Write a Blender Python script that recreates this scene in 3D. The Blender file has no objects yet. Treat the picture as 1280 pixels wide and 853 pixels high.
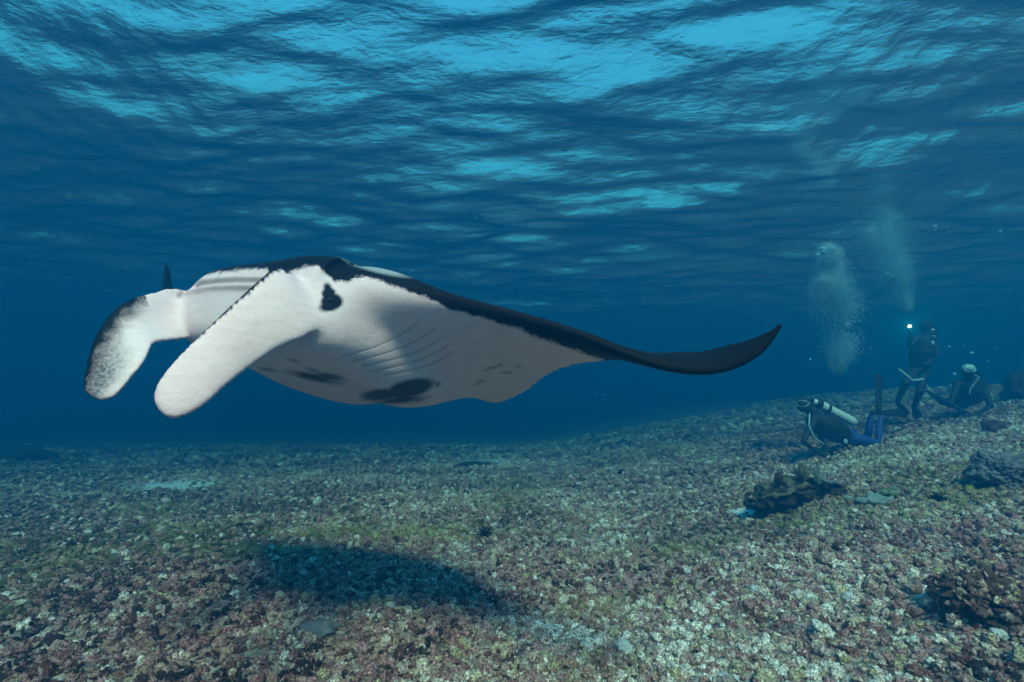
import bpy, bmesh, math, random
import numpy as np
from mathutils import Vector, Matrix
from mathutils.bvhtree import BVHTree

random.seed(7)
rng = np.random.default_rng(7)
sc = bpy.context.scene
COL = sc.collection

# ------------------------------------------------------------------ camera, world, sun, exposure
CAM_Z = 1.5
PITCH = math.radians(8.3)
cam_d = bpy.data.cameras.new("camera")
cam_d.lens, cam_d.sensor_width = 18.0, 36.0
cam_d.clip_start, cam_d.clip_end = 0.05, 2000
cam = bpy.data.objects.new("camera", cam_d)
cam.location = (0, 0, CAM_Z)
cam.rotation_euler = (math.pi / 2 + PITCH, 0, 0)
COL.objects.link(cam)
sc.camera = cam

SUN_ELEV, SUN_AZ = math.radians(50), math.radians(170)      # in the water, the sun behind the camera
world = bpy.data.worlds.new("World")
sc.world = world
world.use_nodes = True
wn, wl = world.node_tree.nodes, world.node_tree.links
bg = wn["Background"]
sky = wn.new("ShaderNodeTexSky")
sky.sky_type = 'NISHITA'
sky.sun_disc = False
sky.air_density = 3.0
sky.ozone_density = 10.0
sky.dust_density = 0.3
sky.sun_elevation, sky.sun_rotation = SUN_ELEV, SUN_AZ
tint = wn.new("ShaderNodeMix")
tint.data_type, tint.blend_type = 'RGBA', 'MULTIPLY'
tint.inputs[0].default_value = 1.0
tint.inputs[7].default_value = (0.34, 1.0, 0.97, 1)          # a greenish-blue tropical sky
wl.new(sky.outputs[0], tint.inputs[6])
wl.new(tint.outputs[2], bg.inputs[0])
bg.inputs[1].default_value = 0.15

sun_d = bpy.data.lights.new("sun", 'SUN')
sun_d.energy, sun_d.angle, sun_d.color = 4.8, math.radians(12.0), (1.0, 0.83, 0.61)
sun = bpy.data.objects.new("sun", sun_d)
to_sun = Vector((math.sin(SUN_AZ) * math.cos(SUN_ELEV), math.cos(SUN_AZ) * math.cos(SUN_ELEV), math.sin(SUN_ELEV)))
sun.rotation_euler = to_sun.to_track_quat('Z', 'Y').to_euler()
sun.location = (0, 0, 30)
COL.objects.link(sun)

sc.view_settings.view_transform = 'Standard'
sc.view_settings.look = 'None'
sc.view_settings.exposure = 1.02
sc.view_settings.gamma = 1.0
cy = sc.cycles
cy.max_bounces, cy.diffuse_bounces, cy.glossy_bounces = 8, 3, 3
cy.transmission_bounces, cy.transparent_max_bounces, cy.volume_bounces = 4, 24, 2
cy.use_denoising = True
cy.sample_clamp_indirect = 4.0
cy.caustics_reflective = cy.caustics_refractive = False

# ------------------------------------------------------------------ helpers
def cam_ray(u, v):
    x, y = (u - 640) / 640, (426.5 - v) / 640
    return Vector((x, math.cos(PITCH) - y * math.sin(PITCH), math.sin(PITCH) + y * math.cos(PITCH)))

def P(u, v, d):
    """World point seen at photo pixel (u, v), d metres ahead of the camera."""
    r = cam_ray(u, v)
    return Vector((0, 0, CAM_Z)) + r * (d / r.y)

def to_px(p):
    """Photo pixels of an (n,3) array of world points."""
    q = np.asarray(p, float) - np.array([0, 0, CAM_Z])
    c, s = math.cos(PITCH), math.sin(PITCH)
    z = q[:, 1] * c + q[:, 2] * s
    y = -q[:, 1] * s + q[:, 2] * c
    z = np.where(np.abs(z) < 1e-3, 1e-3, z)
    return 640 + 640 * q[:, 0] / z, 426.5 - 640 * y / z

def _hash(ix, iy, iz, seed):
    h = (ix * 374761393 + iy * 668265263 + iz * 2147483647 + seed * 974634541) & 0xffffffff
    h = ((h ^ (h >> 13)) * 1274126177) & 0xffffffff
    return ((h ^ (h >> 16)) & 0xffff) / 65535.0

def vnoise(p, seed=0):
    """Smooth value noise in -1..1 at the rows of p (n,3)."""
    p = np.asarray(p, float)
    i = np.floor(p).astype(np.int64)
    f = p - i
    f = f * f * f * (f * (f * 6 - 15) + 10)
    r = 0
    for dx in (0, 1):
        for dy in (0, 1):
            for dz in (0, 1):
                w = (f[:, 0] if dx else 1 - f[:, 0]) * (f[:, 1] if dy else 1 - f[:, 1]) * (f[:, 2] if dz else 1 - f[:, 2])
                r = r + w * _hash(i[:, 0] + dx, i[:, 1] + dy, i[:, 2] + dz, seed)
    return r * 2 - 1

def fbm(p, oct=4, seed=0):
    r, a, s = 0, 1.0, 0
    for k in range(oct):
        r = r + a * vnoise(np.asarray(p) * 2 ** k + 17.3 * k, seed + k)
        s += a
        a *= 0.5
    return r / s

def smooth(a, b, x):
    t = np.clip((x - a) / (b - a), 0, 1)
    return t * t * (3 - 2 * t)

def new_mesh(name, v, f, smooth_shade=True):
    me = bpy.data.meshes.new(name)
    me.from_pydata([tuple(p) for p in v], [], [tuple(int(i) for i in q) for q in f])
    me.update()
    if smooth_shade:
        me.polygons.foreach_set("use_smooth", np.ones(len(me.polygons), bool))
    return me

def link(name, me, mat=None, parent=None, label=None, cat=None, group=None, kind=None, loc=None):
    o = bpy.data.objects.new(name, me)
    COL.objects.link(o)
    if mat is not None and me is not None and not me.materials:
        me.materials.append(mat)
    if parent is not None:
        o.parent = parent
    if loc is not None:
        o.location = loc
    for k, val in (('label', label), ('category', cat), ('group', group), ('kind', kind)):
        if val:
            o[k] = val
    return o

class Geo:
    """Collects closed shapes in one vertex and face list."""
    def __init__(self):
        self.v, self.f = [], []
    def add(self, v, f):
        b = len(self.v)
        self.v.extend([tuple(p) for p in v])
        self.f.extend([tuple(i + b for i in q) for q in f])
        return self
    def loft(self, rings, closed_ends=True):
        rings = np.asarray(rings, float)
        K, M = rings.shape[:2]
        v = [tuple(p) for r in rings for p in r]
        f = [(k * M + m, k * M + (m + 1) % M, (k + 1) * M + (m + 1) % M, (k + 1) * M + m) for k in range(K - 1) for m in range(M)]
        if closed_ends:
            for k, flip in ((0, True), (K - 1, False)):
                c = len(v)
                v.append(tuple(rings[k].mean(axis=0)))
                for m in range(M):
                    a, b = k * M + m, k * M + (m + 1) % M
                    f.append((b, a, c) if flip else (a, b, c))
        return self.add(v, f)
    def tube(self, pts, radii, M=10, flat=1.0, up=None):
        """Tapered tube with rounded ends; flat squeezes it along its 'up' side."""
        pts = [Vector(p) for p in pts]
        radii = list(radii) if hasattr(radii, '__len__') else [radii] * len(pts)
        rings = []
        n = len(pts)
        side = None
        rows = []
        for i in range(n):
            t = (pts[min(i + 1, n - 1)] - pts[max(i - 1, 0)]).normalized()
            rows.append((pts[i], radii[i], t))
        t0, t1 = rows[0][2], rows[-1][2]
        pre = [(pts[0] - t0 * radii[0] * k, radii[0] * w, t0) for k, w in ((0.95, 0.3), (0.7, 0.7))]
        post = [(pts[-1] + t1 * radii[-1] * k, radii[-1] * w, t1) for k, w in ((0.7, 0.7), (0.95, 0.3))]
        for p, r, t in pre + rows + post:
            if side is None:
                ref = Vector(up) if up is not None else (Vector((0, 0, 1)) if abs(t.z) < 0.9 else Vector((1, 0, 0)))
                side = t.cross(ref).normalized()
            side = (side - t * side.dot(t)).normalized()
            u = side.cross(t).normalized()
            rings.append([p + side * (r * math.cos(a)) + u * (r * flat * math.sin(a)) for a in [2 * math.pi * m / M for m in range(M)]])
        return self.loft(rings)
    def ball(self, c, r, sub=2, scale=(1, 1, 1), rot=None):
        bm = bmesh.new()
        bmesh.ops.create_icosphere(bm, subdivisions=sub, radius=1)
        c = Vector(c)
        v = []
        for w in bm.verts:
            q = Vector((w.co.x * scale[0], w.co.y * scale[1], w.co.z * scale[2])) * r
            v.append(c + (rot @ q if rot else q))
        f = [[w.index for w in q.verts] for q in bm.faces]
        bm.free()
        return self.add(v, f)
    def box(self, c, size, rot=None):
        c = Vector(c)
        v = [Vector((sx * size[0] / 2, sy * size[1] / 2, sz * size[2] / 2)) for sx in (-1, 1) for sy in (-1, 1) for sz in (-1, 1)]
        v = [c + (rot @ p if rot else p) for p in v]
        return self.add(v, [(0, 1, 3, 2), (4, 6, 7, 5), (0, 4, 5, 1), (2, 3, 7, 6), (0, 2, 6, 4), (1, 5, 7, 3)])
    def mesh(self, name):
        return new_mesh(name, self.v, self.f)
    def fused(self, name, voxel, iters=4, factor=0.5):
        """All the shapes as one continuous skin."""
        me = self.mesh(name + "_raw")
        o = bpy.data.objects.new(name + "_raw", me)
        COL.objects.link(o)
        m = o.modifiers.new("r", 'REMESH')
        m.mode, m.voxel_size, m.adaptivity = 'VOXEL', voxel, 0.0
        if iters:
            s = o.modifiers.new("s", 'SMOOTH')
            s.factor, s.iterations = factor, iters
        dg = bpy.context.evaluated_depsgraph_get()
        out = bpy.data.meshes.new_from_object(o.evaluated_get(dg))
        out.name = name
        bpy.data.objects.remove(o)
        bpy.data.meshes.remove(me)
        out.materials.clear()
        out.polygons.foreach_set("use_smooth", np.ones(len(out.polygons), bool))
        return out

def verts_of(me):
    a = np.empty(len(me.vertices) * 3)
    me.vertices.foreach_get("co", a)
    return a.reshape(-1, 3)

def normals_of(me):
    v = verts_of(me)
    out = np.zeros_like(v)
    me.calc_loop_triangles()
    t = np.empty(len(me.loop_triangles) * 3, np.int32)
    me.loop_triangles.foreach_get("vertices", t)
    t = t.reshape(-1, 3)
    n = np.cross(v[t[:, 1]] - v[t[:, 0]], v[t[:, 2]] - v[t[:, 0]])
    for k in range(3):
        np.add.at(out, t[:, k], n)
    return out / (np.linalg.norm(out, axis=1)[:, None] + 1e-12)

def set_attr(me, name, values):
    at = me.attributes.new(name, 'FLOAT', 'POINT')
    at.data.foreach_set("value", np.asarray(values, np.float32))

def catmull(ctrl, per):
    """Catmull-Rom through the rows of ctrl, `per` steps to each span."""
    c = np.asarray(ctrl, float)
    e = np.vstack([2 * c[0] - c[1], c, 2 * c[-1] - c[-2]])
    out = []
    for i in range(1, len(e) - 2):
        for k in range(per):
            t = k / per
            out.append(0.5 * (2 * e[i] + (e[i + 1] - e[i - 1]) * t + (2 * e[i - 1] - 5 * e[i] + 4 * e[i + 1] - e[i + 2]) * t * t
                              + (3 * e[i] - e[i - 1] - 3 * e[i + 1] + e[i + 2]) * t ** 3))
    out.append(c[-1])
    return np.array(out)

# ---- node helpers
def mat_new(name):
    m = bpy.data.materials.new(name)
    m.use_nodes = True
    nt = m.node_tree
    return m, nt, nt.nodes["Principled BSDF"]

def nd(nt, kind, **kw):
    n = nt.nodes.new(kind)
    for k, v in kw.items():
        if k.startswith("i_"):
            key = k[2:]
            n.inputs[int(key) if key.isdigit() else key.replace("_", " ")].default_value = v
        else:
            setattr(n, k, v)
    return n

def ramp(nt, stops, interp='LINEAR'):
    r = nt.nodes.new("ShaderNodeValToRGB")
    r.color_ramp.interpolation = interp
    el = r.color_ramp.elements
    while len(el) > 1:
        el.remove(el[-1])
    for i, (p, c) in enumerate(stops):
        e = el[0] if i == 0 else el.new(p)
        e.position = p
        e.color = (c if len(c) == 4 else (*c, 1)) if hasattr(c, '__len__') else (c, c, c, 1)
    return r

def math_n(nt, op, a, b=None, clamp=False):
    n = nt.nodes.new("ShaderNodeMath")
    n.operation, n.use_clamp = op, clamp
    for i, x in enumerate((a, b)):
        if x is None:
            continue
        if isinstance(x, (int, float)):
            n.inputs[i].default_value = x
        else:
            nt.links.new(x, n.inputs[i])
    return n.outputs[0]

def mix_c(nt, fac, a, b, mode='MIX'):
    n = nt.nodes.new("ShaderNodeMix")
    n.data_type, n.blend_type = 'RGBA', mode
    for sock, x in ((n.inputs[0], fac), (n.inputs[6], a), (n.inputs[7], b)):
        if isinstance(x, (int, float)):
            sock.default_value = x
        elif isinstance(x, tuple):
            sock.default_value = (*x, 1) if len(x) == 3 else x
        else:
            nt.links.new(x, sock)
    return n.outputs[2]

def attr(nt, name):
    n = nt.nodes.new("ShaderNodeAttribute")
    n.attribute_name = name
    return n.outputs["Fac"]

def pos_noise(nt, scale, detail=4, rough=0.6, obj=True, dist=0.0):
    tc = nt.nodes.new("ShaderNodeTexCoord")
    n = nd(nt, "ShaderNodeTexNoise", i_Scale=scale, i_Detail=detail, i_Roughness=rough, i_Distortion=dist)
    nt.links.new(tc.outputs["Object"], n.inputs["Vector"])
    return n.outputs["Fac"]

def geo_noise(nt, scale, detail=4, rough=0.6):
    g = nt.nodes.new("ShaderNodeNewGeometry")
    n = nd(nt, "ShaderNodeTexNoise", i_Scale=scale, i_Detail=detail, i_Roughness=rough)
    nt.links.new(g.outputs["Position"], n.inputs["Vector"])
    return n.outputs["Fac"]

def bump(nt, bsdf, height, strength=0.3, dist=0.02):
    b = nd(nt, "ShaderNodeBump", i_Strength=strength, i_Distance=dist)
    nt.links.new(height, b.inputs["Height"])
    nt.links.new(b.outputs[0], bsdf.inputs["Normal"])
    return b

def simple_mat(name, c1, c2, scale=30.0, rough=0.5, spec=0.3, bumps=0.15, metal=0.0):
    m, nt, b = mat_new(name)
    n = pos_noise(nt, scale)
    r = ramp(nt, [(0.3, c1), (0.7, c2)])
    nt.links.new(n, r.inputs[0])
    nt.links.new(r.outputs[0], b.inputs["Base Color"])
    b.inputs["Roughness"].default_value = rough
    b.inputs["Specular IOR Level"].default_value = spec
    b.inputs["Metallic"].default_value = metal
    if bumps:
        bump(nt, b, n, bumps, 0.01)
    return m

# ------------------------------------------------------------------ water: the body of it, and its surface
WATER_Z = 5.6
m_w = bpy.data.materials.new("sea_water")
m_w.use_nodes = True
nt = m_w.node_tree
nt.nodes.remove(nt.nodes["Principled BSDF"])
pv = nd(nt, "ShaderNodeVolumePrincipled")
pv.inputs["Color"].default_value = (0.002, 0.132, 0.292, 1)
pv.inputs["Absorption Color"].default_value = (0.025, 0.27, 0.33, 1)
pv.inputs["Density"].default_value = 0.165
pv.inputs["Anisotropy"].default_value = 0.6
nt.links.new(pv.outputs[0], nt.nodes["Material Output"].inputs["Volume"])
hz = Geo().box((0, 20, 2.2), (260, 260, 9.0))
link("haze", hz.mesh("haze"), m_w, kind="stuff")

def surface_mesh():
    xs = np.concatenate([-np.geomspace(120, 14, 30)[:-1], np.linspace(-14, 14, 340), np.geomspace(14, 120, 30)[1:]])
    ys = np.concatenate([-np.geomspace(100, 3, 20)[:-1], np.linspace(-3, 20, 300), np.geomspace(20, 140, 30)[1:]])
    X, Y = np.meshgrid(xs, ys)
    x, y = X.ravel(), Y.ravel()
    r = np.random.default_rng(3)
    z = np.zeros_like(x)
    wob = fbm(np.stack([x * .35, y * .35, 0 * x], 1), 2, 5)
    for k in range(26):
        lam = 0.45 * 1.18 ** k * r.uniform(.9, 1.1)
        if lam > 9:
            lam = r.uniform(.6, 5)
        th = math.radians(90 + r.normal(0, 34))
        a = 0.0078 * lam ** 0.66
        ph = (x * math.cos(th) + y * math.sin(th)) * 2 * math.pi / lam + r.uniform(0, 6.28) + wob * 2.2
        z += a * (np.sin(ph) + 0.25 * np.sin(2 * ph + .6))
    v = np.stack([x, y, WATER_Z + z], 1)
    nx, ny = len(xs), len(ys)
    i = np.arange(ny - 1)[:, None] * nx + np.arange(nx - 1)[None, :]
    f = np.stack([i, i + 1, i + nx + 1, i + nx], -1).reshape(-1, 4)
    return new_mesh("water_surface", v, f)

m_s = bpy.data.materials.new("water_surface")
m_s.use_nodes = True
nt = m_s.node_tree
nt.nodes.remove(nt.nodes["Principled BSDF"])
g = nt.nodes.new("ShaderNodeNewGeometry")
mp = nd(nt, "ShaderNodeMapping")
mp.inputs["Scale"].default_value = (0.8, 1.25, 1)
mp.inputs["Rotation"].default_value = (0, 0, 0.2)
nt.links.new(g.outputs["Position"], mp.inputs["Vector"])
n1 = nd(nt, "ShaderNodeTexNoise", i_Scale=3.2, i_Detail=7.0, i_Roughness=0.52, i_Distortion=0.1)
nt.links.new(mp.outputs[0], n1.inputs["Vector"])
bp = nd(nt, "ShaderNodeBump", i_Strength=0.42, i_Distance=0.08)
n2 = nd(nt, "ShaderNodeTexNoise", i_Scale=11.0, i_Detail=5.0, i_Roughness=0.6)
nt.links.new(mp.outputs[0], n2.inputs["Vector"])
nt.links.new(math_n(nt, 'ADD', n1.outputs["Fac"], math_n(nt, 'MULTIPLY', n2.outputs["Fac"], .30)), bp.inputs["Height"])
fr = nd(nt, "ShaderNodeFresnel", i_IOR=1.25)
tr = nd(nt, "ShaderNodeBsdfTransparent")
gl = nd(nt, "ShaderNodeBsdfGlossy", i_Roughness=0.06)
for q in (fr, gl):
    nt.links.new(bp.outputs[0], q.inputs["Normal"])
mx = nd(nt, "ShaderNodeMixShader")
nt.links.new(fr.outputs[0], mx.inputs[0])
nt.links.new(tr.outputs[0], mx.inputs[1])
nt.links.new(gl.outputs[0], mx.inputs[2])
nt.links.new(mx.outputs[0], nt.nodes["Material Output"].inputs["Surface"])
link("water_surface", surface_mesh(), m_s, kind="structure")

# ------------------------------------------------------------------ seabed
BUMPS = []

def gz(x, y):
    x, y = np.asarray(x, float), np.asarray(y, float)
    s = np.logaddexp(0, (x - 1.2) * 1.6) / 1.6
    z = 0.175 * np.minimum(s, 14) * smooth(-4, 3, y)
    p = np.stack([x.ravel(), y.ravel(), 0 * x.ravel()], 1)
    near = 1 / (1 + (y / 30) ** 2)
    z = z + near * (0.10 * fbm(p * .45, 2, 11) + 0.05 * fbm(p * 1.7, 3, 21)).reshape(x.shape)
    for bx, by, br, bh in BUMPS:
        z = z + bh * np.exp(-((x - bx) ** 2 + (y - by) ** 2) / (br * br))
    return z

def gz1(x, y):
    return float(gz(np.array([x]), np.array([y]))[0])

def ground_at(u, v):
    """Where the ray through photo pixel (u, v) meets the seabed."""
    d = np.linspace(1.2, 60, 6000)
    r = cam_ray(u, v)
    x, y, z = r.x / r.y * d, d, CAM_Z + r.z / r.y * d
    k = int(np.argmax(z < gz(x, y)))
    return Vector((x[k], y[k], z[k]))

for bu, bv, br, bh in ((1010, 632, .45, .06), (1258, 608, .5, .10), (1235, 770, .40, .12), (20, 572, 1.4, .25), (1085, 625, .4, .05)):
    q = ground_at(bu, bv)
    BUMPS.append((q.x, q.y, br, bh))

def seabed_mesh():
    xs = np.concatenate([-np.geomspace(125, 12, 26)[:-1], np.linspace(-12, 14, 300), np.geomspace(14, 125, 26)[1:]])
    ys = np.concatenate([-np.geomspace(100, 2, 16)[:-1], np.linspace(-2, 6, 130), np.linspace(6, 22, 160)[1:], np.geomspace(22, 145, 26)[1:]])
    X, Y = np.meshgrid(xs, ys)
    Z = gz(X, Y)
    p = np.stack([X.ravel(), Y.ravel(), 0 * X.ravel()], 1)
    Z = Z + (0.02 * fbm(p * 6, 3, 31) / (1 + (Y.ravel() / 20) ** 2)).reshape(Z.shape)
    v = np.stack([X.ravel(), Y.ravel(), Z.ravel()], 1)
    nx, ny = len(xs), len(ys)
    i = np.arange(ny - 1)[:, None] * nx + np.arange(nx - 1)[None, :]
    f = np.stack([i, i + 1, i + nx + 1, i + nx], -1).reshape(-1, 4)
    return new_mesh("seabed", v, f)

def ground_spots(rows):
    return [(*ground_at(u, v).xy, rx, ry) for u, v, rx, ry in rows]

SANDS = ground_spots([(928, 640, .26, .30), (215, 606, 1.5, 1.1), (610, 578, 1.6, 1.6), (1172, 742, .10, .22), (905, 850, .15, .07), (1040, 852, .12, .05)])
YELLOW = ground_spots([(745, 762, .35, .22), (1180, 590, 1.0, .7), (480, 665, 1.9, .35), (1000, 650, .7, .4), (330, 690, 1.0, .3), (1150, 640, 1.0, .5), (830, 690, .8, .3)])

def blob_attr(x, y, L):
    r = np.zeros_like(x)
    for bx, by, rx, ry in L:
        r = np.maximum(r, np.exp(-(((x - bx) / rx) ** 2 + ((y - by) / ry) ** 2)))
    return r

RUBBLE_STOPS = [(0.0, (.035, .020, .018)), (.12, (.15, .055, .045)), (.26, (.32, .13, .12)), (.42, (.50, .24, .25)), (.54, (.38, .21, .14)),
                (.64, (.60, .38, .34)), (.74, (.42, .32, .27)), (.82, (.52, .40, .20)), (.91, (.78, .58, .49)), (1.0, (.90, .77, .68))]

m_sea, nt, b = mat_new("seabed_rubble_ground")
g = nt.nodes.new("ShaderNodeNewGeometry")
vo = nd(nt, "ShaderNodeTexVoronoi", i_Scale=17.0, i_Randomness=1.0)
nt.links.new(g.outputs["Position"], vo.inputs["Vector"])
sep = nd(nt, "ShaderNodeSeparateColor")
nt.links.new(vo.outputs["Color"], sep.inputs[0])
rr = ramp(nt, RUBBLE_STOPS)
nt.links.new(sep.outputs[0], rr.inputs[0])
nz = geo_noise(nt, 60, 4)
c = mix_c(nt, 0.45, rr.outputs[0], mix_c(nt, nz, (.04, .03, .025), (.36, .30, .26)))
c = mix_c(nt, math_n(nt, 'MULTIPLY', attr(nt, "yellow"), 0.5), c, (.34, .33, .10))
edge = nd(nt, "ShaderNodeMapRange", i_1=0.2, i_2=0.75)
nt.links.new(attr(nt, "sand"), edge.inputs[0])
c = mix_c(nt, edge.outputs[0], c, mix_c(nt, nz, (.62, .60, .55), (.82, .80, .74)))
nt.links.new(c, b.inputs["Base Color"])
b.inputs["Roughness"].default_value = 0.95
b.inputs["Specular IOR Level"].default_value = 0.1
hgt = math_n(nt, 'ADD', math_n(nt, 'MULTIPLY', vo.outputs["Distance"], -1.0), math_n(nt, 'MULTIPLY', nz, 0.5))
hgt = math_n(nt, 'MULTIPLY', hgt, math_n(nt, 'SUBTRACT', 1.0, math_n(nt, 'MULTIPLY', edge.outputs[0], 0.8)))
bump(nt, b, hgt, 0.9, 0.06)

sb = seabed_mesh()
sv = verts_of(sb)
set_attr(sb, "sand", blob_attr(sv[:, 0], sv[:, 1], SANDS) + .15 * fbm(sv * 3, 3, 9) * (blob_attr(sv[:, 0], sv[:, 1], SANDS) > .05))
set_attr(sb, "yellow", blob_attr(sv[:, 0], sv[:, 1], YELLOW))
seabed = link("seabed", sb, m_sea, kind="structure")

# ---- rubble
m_rub, nt, b = mat_new("coral_rubble")
def inst_attr(name):
    n = nt.nodes.new("ShaderNodeAttribute")
    n.attribute_type, n.attribute_name = 'INSTANCER', name
    return n.outputs["Fac"]
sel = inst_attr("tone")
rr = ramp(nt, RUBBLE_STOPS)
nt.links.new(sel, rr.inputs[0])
fine = geo_noise(nt, 75, 6, .75)
fr2 = ramp(nt, [(.36, .10), (.50, .95), (.64, 2.7)])
nt.links.new(fine, fr2.inputs[0])
c = mix_c(nt, 1.0, rr.outputs[0], fr2.outputs[0], 'MULTIPLY')
fine2 = geo_noise(nt, 34, 4, .65)
patch = ramp(nt, [(.56, 0.0), (.66, 0.75)])
nt.links.new(fine2, patch.inputs[0])
c = mix_c(nt, patch.outputs[0], c, (.80, .57, .52))
patch2 = ramp(nt, [(.30, 0.8), (.40, 0.0)])
nt.links.new(fine2, patch2.inputs[0])
c = mix_c(nt, patch2.outputs[0], c, (.24, .075, .09))
c = mix_c(nt, inst_attr("algae"), c, (.40, .37, .10))  # olive for algae patches, and for the water's tint painted on far pieces
nt.links.new(c, b.inputs["Base Color"])
b.inputs["Roughness"].default_value = 0.9
b.inputs["Specular IOR Level"].default_value = 0.15
bump(nt, b, fine, 1.0, 0.018)

def rubble_variant(k, sub=3):
    bm = bmesh.new()
    bmesh.ops.create_icosphere(bm, subdivisions=sub, radius=1)
    v = np.array([w.co[:] for w in bm.verts])
    f = [[w.index for w in q.verts] for q in bm.faces]
    bm.free()
    r = np.random.default_rng(100 + k)
    d = fbm(v * r.uniform(.9, 1.5) + 10 * k, 2, k) * .55 + fbm(v * r.uniform(2.4, 4.2) + 5 * k, 3, k + 50) * .7
    ridge = np.abs(vnoise(v * 2.6 + 3 * k, k + 90))
    d = d + (.22 - ridge * .5) * .5
    v = v * (1 + d)[:, None]
    st = r.uniform(.65, 1.35, 3)
    if k % 4 == 3:
        st = np.array([1.7, .55, .5])                         # broken branch
    if k % 5 == 2:
        st[2] *= .6
    v = v * st / st.max()
    if k % 4 == 3:                                            # a knob on the branch
        v[:, 1] += .45 * np.exp(-((v[:, 0] - .3) / .22) ** 2) * np.sign(v[:, 1]).clip(0)
    return new_mesh("rubble_piece", v, f)

VARIANTS = []
rub_col = bpy.data.collections.new("rubble_kinds")
for k in range(14):
    me = rubble_variant(k)
    me.materials.append(m_rub)
    VARIANTS.append(me)
    o = bpy.data.objects.new("rubble_piece_kind_%02d" % k, me)
    rub_col.objects.link(o)

def scatter(y0, y1, density, smin, smax, power, seed):
    r = np.random.default_rng(seed)
    W = 1.12 * y1 + 2.6
    n = int(density * 2 * W * (y1 - y0))
    x, y = r.uniform(-W, W, n), r.uniform(y0, y1, n)
    keep = np.abs(x) < 1.12 * y + 2.6
    keep &= r.uniform(0, 1, n) > 1.05 * blob_attr(x, y, SANDS)
    x, y = x[keep], y[keep]
    dens = .5 + .5 * fbm(np.stack([x * .9, y * .9, 0 * x], 1), 3, seed + 3)
    k2 = r.uniform(0, 1, len(x)) < .55 + .6 * dens
    x, y = x[k2], y[k2]
    s = smin + (smax - smin) * r.uniform(0, 1, len(x)) ** power
    return x, y, s, r

PALE = ground_spots([(1120, 572, 1.5, 1.1), (1185, 548, 1.2, 1.0), (480, 602, 1.6, .6), (215, 606, 2.0, 1.4), (900, 805, .5, .35), (720, 800, .35, .3), (1200, 640, .8, .6), (610, 578, 2.4, 2.2)])
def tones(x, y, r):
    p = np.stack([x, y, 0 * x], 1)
    t = r.uniform(-.08, .80, len(x)) + .06 * smooth(-1.5, 1.5, x) * smooth(7, 3, y) - .14 * smooth(-.5, -3, x) + .40 * fbm(p * .8, 3, 61) + .22 * fbm(p * 3.2, 2, 66) + .34 * blob_attr(x, y, PALE)  # lighter on the near right, flash light put into the pigment
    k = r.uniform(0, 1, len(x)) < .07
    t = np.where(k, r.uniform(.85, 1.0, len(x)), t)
    far = smooth(4.5, 8.0, y + .35 * np.minimum(x, 0) * -1)  # far pieces paler, more olive: the water's distance tint painted into their colour
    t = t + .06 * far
    algae_haze = np.clip(.26 * far + blob_attr(x, y, YELLOW) * .8 + .45 * smooth(.15, .5, fbm(p * .7, 2, 71)), 0, 1) * r.uniform(0, .8, len(x))
    return np.clip(t, 0, 1), algae_haze

pts, scl, rot, idx = [], [], [], []
for y0, y1, den, a, bb, pw, seed in ((1.2, 5.2, 1700, .007, .042, 2.8, 1), (5.2, 9.0, 950, .010, .046, 2.6, 2), (9.0, 16.0, 400, .016, .06, 2.2, 3), (16.0, 27.0, 70, .03, .11, 1.8, 4)):
    x, y, s, r = scatter(y0, y1, den, a, bb, pw, seed)
    z = gz(x, y) + s * r.uniform(-.15, .45, len(x))
    pts.append(np.stack([x, y, z], 1)); scl.append(s)
    rot.append(np.stack([r.uniform(-.6, .6, len(x)), r.uniform(-.6, .6, len(x)), r.uniform(0, 6.28, len(x))], 1))
    idx.append(r.integers(0, len(VARIANTS), len(x)))
pts, scl, rot, idx = np.concatenate(pts), np.concatenate(scl), np.concatenate(rot), np.concatenate(idx)
me = bpy.data.meshes.new("coral_rubble")
me.vertices.add(len(pts))
me.vertices.foreach_set("co", pts.ravel())
set_attr(me, "s", scl)
tn, algae_haze = tones(pts[:, 0], pts[:, 1], np.random.default_rng(8))
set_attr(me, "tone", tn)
set_attr(me, "algae", algae_haze)
at = me.attributes.new("rot", 'FLOAT_VECTOR', 'POINT'); at.data.foreach_set("vector", rot.ravel().astype(np.float32))
at = me.attributes.new("idx", 'INT', 'POINT'); at.data.foreach_set("value", idx.astype(np.int32))
rub = link("coral_rubble", me, m_rub, kind="stuff")
ng = bpy.data.node_groups.new("scatter_rubble", 'GeometryNodeTree')
ng.interface.new_socket("Geometry", in_out='INPUT', socket_type='NodeSocketGeometry')
ng.interface.new_socket("Geometry", in_out='OUTPUT', socket_type='NodeSocketGeometry')
gi, go = ng.nodes.new("NodeGroupInput"), ng.nodes.new("NodeGroupOutput")
iop = ng.nodes.new("GeometryNodeInstanceOnPoints")
ci = ng.nodes.new("GeometryNodeCollectionInfo")
ci.inputs["Collection"].default_value = rub_col
ci.inputs["Separate Children"].default_value = True
ci.inputs["Reset Children"].default_value = True
def named(n, t):
    a = ng.nodes.new("GeometryNodeInputNamedAttribute")
    a.data_type = t
    a.inputs["Name"].default_value = n
    return a.outputs["Attribute"]
ng.links.new(gi.outputs[0], iop.inputs["Points"])
ng.links.new(ci.outputs[0], iop.inputs["Instance"])
iop.inputs["Pick Instance"].default_value = True
ng.links.new(named("idx", 'INT'), iop.inputs["Instance Index"])
ng.links.new(named("rot", 'FLOAT_VECTOR'), iop.inputs["Rotation"])
ng.links.new(named("s", 'FLOAT'), iop.inputs["Scale"])
ng.links.new(iop.outputs[0], go.inputs[0])
md = rub.modifiers.new("scatter", 'NODES')
md.node_group = ng

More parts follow.
